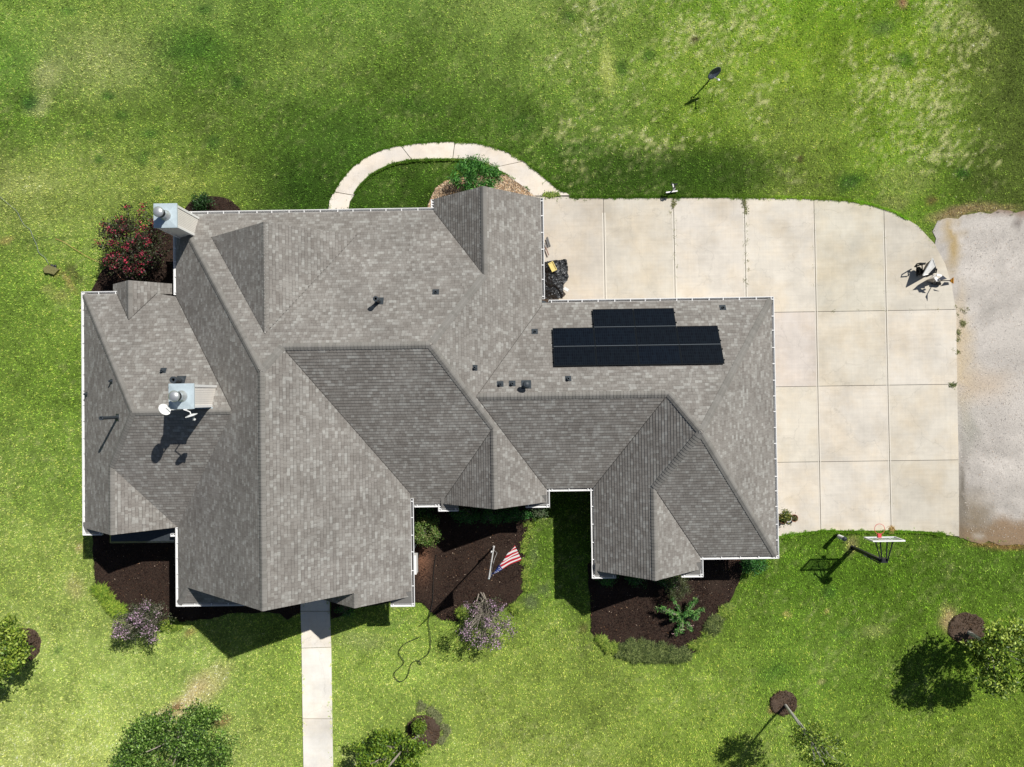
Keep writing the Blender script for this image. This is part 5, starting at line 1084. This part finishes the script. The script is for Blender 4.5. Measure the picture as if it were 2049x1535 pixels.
# garden hose
def spline(pts, z, k=6):
    P3 = [np.array(P2(*q)) for q in pts]; out = []
    for i in range(len(P3)-1):
        p0 = P3[max(i-1,0)]; p1 = P3[i]; p2 = P3[i+1]; p3 = P3[min(i+2, len(P3)-1)]
        for j in range(k):
            t = j/k; out.append(Vector((*(.5*((2*p1)+(-p0+p2)*t+(2*p0-5*p1+4*p2-p3)*t*t+(-p0+3*p1-3*p2+p3)*t**3)), z)))
    out.append(Vector((*P3[-1], z))); return out
mb = MB(); mb.tube(spline([(873,1109),(869,1135),(867,1166),(866,1200),(858,1239),(860,1262),(862,1290),(857,1307),(840,1320),(838,1325),(843,1328),(841,1322),(832,1321),(823,1328),(818,1346),(812,1357),(800,1362),(790,1352),(792,1342),(808,1327),(807,1318),(800,1309),(801,1298),(812,1286),(839,1274)], .11), .017, 6)
o = mb.build('garden_hose', M['rubber'], None, smooth=True, weld=0); tag(o, 'dark green black garden hose snaking over mulch and lawn', 'hose')
M['cable'] = mat('grey_cable', (.24,.27,.26), .6); M['orange'] = mat('orange_cable', (.62,.30,.16), .6)
mb = MB(); mb.tube(spline([(-20,375),(0,393),(20,410),(36,424),(42,436),(50,450),(62,460),(68,475),(75,490),(80,506),(92,516),(99,528)], .085), .010, 6); o = mb.build('cable', M['cable'], None, smooth=True, weld=0); tag(o, 'thin grey cable lying across the left lawn', 'cable')
mb = MB(); mb.tube(spline([(112,478),(130,485),(150,498),(178,515),(205,528),(225,538),(235,546),(242,555),(254,564)], .09), .008, 5); o = mb.build('cable', M['orange'], None, smooth=True, weld=0); tag(o, 'thin orange wire running to the left wing corner', 'cable')
# flipped sod at the dug up line
mb = MB(); c = P(104,542,.0); bm_ = [Vector((c.x+a, c.y+b_, z)) for z in (.02,.16) for a, b_ in ((-.36,.1),(-.1,.28),(.2,.16),(.42,.02),(.18,-.22),(-.05,-.14),(-.28,-.12))]
mb.mesh(bm_, [tuple(range(6,-1,-1)), tuple(range(7,14))] + [(i, (i+1)%7, 7+(i+1)%7, 7+i) for i in range(7)])
M['sod'] = mat('dry_sod', (.20,.19,.075), .95, noise=.35, nscale=14, bump=.03)
o = mb.build('sod_clump', M['sod'], None); tag(o, 'lifted olive sod clump at the end of the grey cable', 'sod clump')
mb = MB(); c = P(112,533,0)
for k in range(5):
    q = c + Vector((random.uniform(-.2,.25), random.uniform(-.1,.12), .04)); mb.lathe(q, [(0,.08),(.06,.05),(.07,0),(.04,-.04)], 7)
o = mb.build('cable_coupling', M['dark'], None, weld=0); tag(o, 'small dark cable splice beside the sod clump', 'splice')
# splash block by the entry gutter
mb = MB(); mb.box((*P2(827,1152), .03), (*P2(833,1108), 2.45)) if False else None
x_, y_ = -4.70, -8.2
mb = MB(); mb.box((-5.145,-7.3,.03),(-5.06,-7.2,2.8)); o = mb.build('downspout', M['white'], house)
mb = MB(); mb.box((-5.14,-8.35,1.0),(-4.86,-7.45,1.6)); o = mb.build('utility_cabinet', M['paintwhite'], house)
# potted plants
def pot(u, v, r, h, m_, label, soil=True):
    c = P(u, v, .05); t = thing('plant_pot', c, label, 'plant pot', 'pots on the driveway by the right wall')
    mb = MB(); mb.lathe(c, [(0,0),(r*.72,0),(r,h*.9),(r*1.08,h*.9),(r*1.08,h),(r*.92,h),(r*.88,h*.8)], 20); mb.build('pot', m_, t)
    mb = MB(); mb.lathe(c, [(0,h*.82),(r*.9,h*.82)], 20); mb.build('soil', M['mulch'], t); return t, c
t, c = pot(1563,1038, .19, .34, M['terracotta'], 'terracotta pot half hidden under the eave with a fern')
foliage('fern', t, around(np.array([c + Vector((.0,.12,.55)), c + Vector((.05,.3,.6)), c+Vector((.1,.2,.5))]), 160, .13, 3), .15, [(84,104,36),(60,84,30),(120,124,50),(150,150,70)], 5, asp=.25)
t, c = pot(1573,1036, .16, .32, M['paintwhite'], 'white pot, middle of the three by the wall')
t, c = pot(1585,1035, .17, .32, M['terracotta'], 'terracotta pot with a low cactus, rightmost of the three')
foliage('cactus', t, around(np.array([c + Vector((0,0,.33))]), 120, .06, 4), .07, [(120,130,80),(100,110,70),(150,130,90)], 6, asp=.4)
# tarp covered pile in the corner
tp = thing('tarp', P(1115,560), 'crumpled black tarp heaped in the corner beside the roof gutter', 'tarp')
def tarp():
    outl = pp([(1086,600),(1086,527),(1100,524),(1134,519.5),(1135,527),(1136,545),(1137,556),(1134,565),(1128,572),(1127,580),(1125,600)])
    bm = bmesh.new(); n = 60; a = np.array(outl); x0, y0 = a.min(0); x1, y1 = a.max(0); vs = {}
    xs = np.linspace(x0, x1, n); ys = np.linspace(y0, y1, int(n*1.6)); X, Y = np.meshgrid(xs, ys)
    ins = inside(outl, X + .04*vnoise(X, Y, .2, 5), Y + .03*vnoise(X, Y, .2, 6))
    ct_ = P(1108,565); d = np.hypot((X-ct_.x)/.8, (Y-ct_.y)/1.1); hgt = .06 + .42*np.exp(-d**2*1.6)
    R1 = (X*.8 + Y*.45); fold = np.abs(np.sin(R1*9 + 4*vnoise(X, Y, .5, 7)))**.6*.07 + np.abs(np.sin((X*.4 - Y)*14 + 3*vnoise(X, Y, .4, 8)))*.04 + vnoise(X, Y, .07, 9)*.05 + vnoise(X, Y, .16, 12)*.08
    Z = .06 + hgt + fold
    me = bpy.data.meshes.new('tarp_sheet'); V = []; Fc = []; idm = -np.ones(X.shape, int)
    for j in range(X.shape[0]):
        for i in range(X.shape[1]):
            if ins[j, i]: idm[j, i] = len(V); V.append((X[j,i]-tp.location.x, Y[j,i]-tp.location.y, Z[j,i]))
    for j in range(X.shape[0]-1):
        for i in range(X.shape[1]-1):
            q = (idm[j,i], idm[j,i+1], idm[j+1,i+1], idm[j+1,i])
            if min(q) >= 0: Fc.append(q)
    me.from_pydata(V, [], Fc); m_ = mat('black_tarp', (.022,.024,.027), .32, spec=.55, noise=.5, nscale=9, bump=.03, bscale=14)
    o = link('tarp_sheet', me, m_); o.parent = tp
    mod = o.modifiers.new('t', 'SOLIDIFY'); mod.thickness = .02
tarp()
M['yellow'] = mat('yellow_plastic', (.68,.56,.20), .5, noise=.06)
yb = thing('plastic_tray', P(1106,535,.62), 'yellow rectangular plastic tray lying on the black tarp', 'tray'); cc = P(1105.5,534,.66); ax = (P(1113,541,.66)-P(1104,523,.66)).normalized(); ay = Vector((-ax.y, ax.x, 0)); hl, hw = .235, .135
mb = MB()
def ybx(a0,a1,b0,b1,z0,z1):
    v = [cc + ax*a + ay*b_ + Vector((0,0,z)) for z in (z0,z1) for a, b_ in ((a0,b0),(a1,b0),(a1,b1),(a0,b1))]; mb.mesh(v, [(0,1,2,3),(4,5,6,7),(0,1,5,4),(1,2,6,5),(2,3,7,6),(3,0,4,7)])
ybx(-hl,hl,-hw,hw,0,.04); ybx(-hl,hl,-hw,-hw+.035,.041,.075); ybx(-hl,hl,hw-.035,hw,.041,.075); ybx(-hl,-hl+.035,-hw+.036,hw-.036,.041,.075); ybx(hl-.035,hl,-hw+.036,hw-.036,.041,.075); mb.build('tray_body', M['yellow'], yb, weld=0)
mb = MB(); q = P(1133,580,.3); mb.bar(q+Vector((-.1,.08,0)), q+Vector((.10,-.06,.08)), .15, .10); o = mb.build('white_block', M['paintwhite'], None); tag(o, 'small white block poking out from the black tarp edge', 'block')
for i, (a, b_, lb) in enumerate((((1095,474),(1101,493),'grey metal offcut, rightmost of the bundle by the gutter'),((1093,478),(1098,494),'grey metal offcut in the middle of the bundle by the gutter'),((1090,486),(1095,496),'short grey metal offcut at the left of the bundle'),((1092,495),(1098,511),'reddish metal offcut lying apart above the tarp'))):
    mb = MB(); mb.bar(P(*a,.09+.03*i), P(*b_,.09+.03*i), .055, .03); M['off%d' % i] = mat('offcut', (.16,.16,.16) if i < 3 else (.24,.15,.12), .5); o = mb.build('metal_offcut', M['off%d' % i], None); tag(o, lb, 'offcut', 'offcuts by the gutter')
# wheelbarrow tipped up on the driveway
wb = thing('wheelbarrow', P(1855,545,.05), 'black framed wheelbarrow tipped up with its pale tray facing right', 'wheelbarrow')
M['tray'] = mat('pale_dirty_tray', (.86,.86,.83), .6, noise=.2, nscale=4)
r1, r2 = P(1866.5,517.5,1.05), P(1847,551.5,.82); b1, b2 = P(1872,533,.35), P(1857,549,.30); f1, f2 = P(1874,538,.25), P(1870,546,.22)
mb = MB(); tck = Vector((-.03,.02,0))
for q in ([r1, r2, b2, b1],): mb.poly(q); mb.poly([x+tck for x in q][::-1]); [mb.poly([q[i], q[(i+1)%4], q[(i+1)%4]+tck, q[i]+tck]) for i in range(4)]
mb.tube([r1, r2], .022, 8); mb.tube([r2, b2], .018, 8); mb.tube([r1, b1], .018, 8); mb.build('tray', M['tray'], wb, weld=0)
mb = MB()
for q in ([b1, b2, f2, f1], [r2, b2, P(1843,548,.4)], [r1, b1, P(1853,528,.45)]): mb.poly(q)
mb.poly([P(1843,548,.4), r2, r1, P(1853,528,.45)]); mb.build('tray_back', M['dark'], wb, weld=0)
mb = MB()
for a, b_ in ((P(1834,550,.12), P(1848,551,.7)), (P(1831,534,.3), P(1852,526,.75)), (P(1836,528,.5), P(1851,529,.8)), (P(1835,553,.1), P(1834,530,.45)), (P(1845,531,.5), P(1846,549,.4)), (P(1858,551,.15), P(1873,544,.2)), (P(1873,546,.2), P(1874.5,538,.35))): mb.tube([a, b_], .028, 8)
mb.tube([P(1830,534,.2), P(1835,528,.75), P(1842,526.5,.95), P(1852,527,.9)], .03, 8); mb.tube([P(1852,527,.9), P(1852,526,.75), P(1845,531,.5), P(1834,530,.45), P(1834,550,.12), P(1858,551,.15)], .02, 6); mb.build('frame', M['dark'], wb, weld=0)
mb = MB(); wc = P(1840,542,.32); mb.lathe(wc+Vector((-.04,0,0)), [(.08,-.04),(.17,-.045),(.2,-.02),(.2,.05),(.17,.075),(.08,.07)], 20, axis=(1,.25,0)); mb.build('wheel', M['rubber'], wb)
# garden cart with tools
gc = thing('garden_cart', P(1870,566,.05), 'tan and grey garden tool cart at the driveway edge, holding tools', 'cart')
M['tan'] = mat('tan_plastic', (.42,.38,.32), .6, noise=.1); M['gfin'] = mat('grey_steel_blade', (.16,.17,.20), .4, metal=.3)
mb = MB(); p_ = [P(1853,561,.10),P(1867,567,.10),P(1876,563,.1),P(1866,553,.1)]; q_ = [P(1856,560,.75),P(1869,556,.85),P(1874,551,.85),P(1868,549,.75)]
mb.mesh(p_+q_, [(0,1,2,3),(4,5,6,7),(0,1,5,4),(1,2,6,5),(2,3,7,6),(3,0,4,7)]); mb.build('bin', M['tan'], gc, weld=0)
mb = MB(); mb.bar(P(1869,552,.80), P(1876,562,.78), .14, .05); mb.bar(P(1874,550,.84), P(1884,552,.80), .10, .05); mb.bar(P(1872,561,.80), P(1886,556,.82), .07, .05); mb.build('handle_frame', M['paintwhite'], gc, weld=0)
mb = MB()
for u, v in ((1870,567),(1877,568)): mb.lathe(P(u,v,.14), [(0,-.06),(.13,-.05),(.14,0),(.13,.05),(0,.06)], 16, axis=(.2,1,0))
mb.bar(P(1867,567,.2), P(1882,565,.3), .10, .08); mb.build('wheel', M['rubber'], gc, weld=0)
for i, (pts_, lb) in enumerate((([(1878,558,.9),(1887,551.5,1.0),(1895,558,1.0),(1884,561,.9)],'upper'),([(1882,573,.35),(1890,564.5,.55),(1898,565,.6),(1899,570,.5)],'lower'))):
    mb = MB(); q = [P(*a) for a in pts_]; d_ = Vector((0,0,-.03)); mb.poly(q); mb.poly([x+d_ for x in q][::-1]); [mb.poly([q[k], q[(k+1)%4], q[(k+1)%4]+d_, q[k]+d_]) for k in range(4)]
    mb.build('side_flap', M['gfin'], gc, weld=0)
sh = thing('shovel', P(1880,563,.3), 'shovel with an orange D grip leaning out of the tool cart', 'shovel')
mb = MB(); mb.tube([P(1872,562,.12), P(1902,561.5,1.15)], .022, 8); mb.build('shaft', M['dark'], sh)
M['orangep'] = mat('orange_plastic', (.55,.24,.02), .5); mb = MB(); a, b_, c_, d_ = P(1901,560.8,1.13), P(1901,563,1.13), P(1907.5,567.3,1.20), P(1907.5,555.2,1.20)
q = [a, b_, c_, d_]; e_ = Vector((0,0,-.035)); mb.poly(q); mb.poly([x+e_ for x in q][::-1]); [mb.poly([q[k], q[(k+1)%4], q[(k+1)%4]+e_, q[k]+e_]) for k in range(4)]; mb.tube([c_, d_], .02, 8); mb.build('grip', M['orangep'], sh, weld=0)
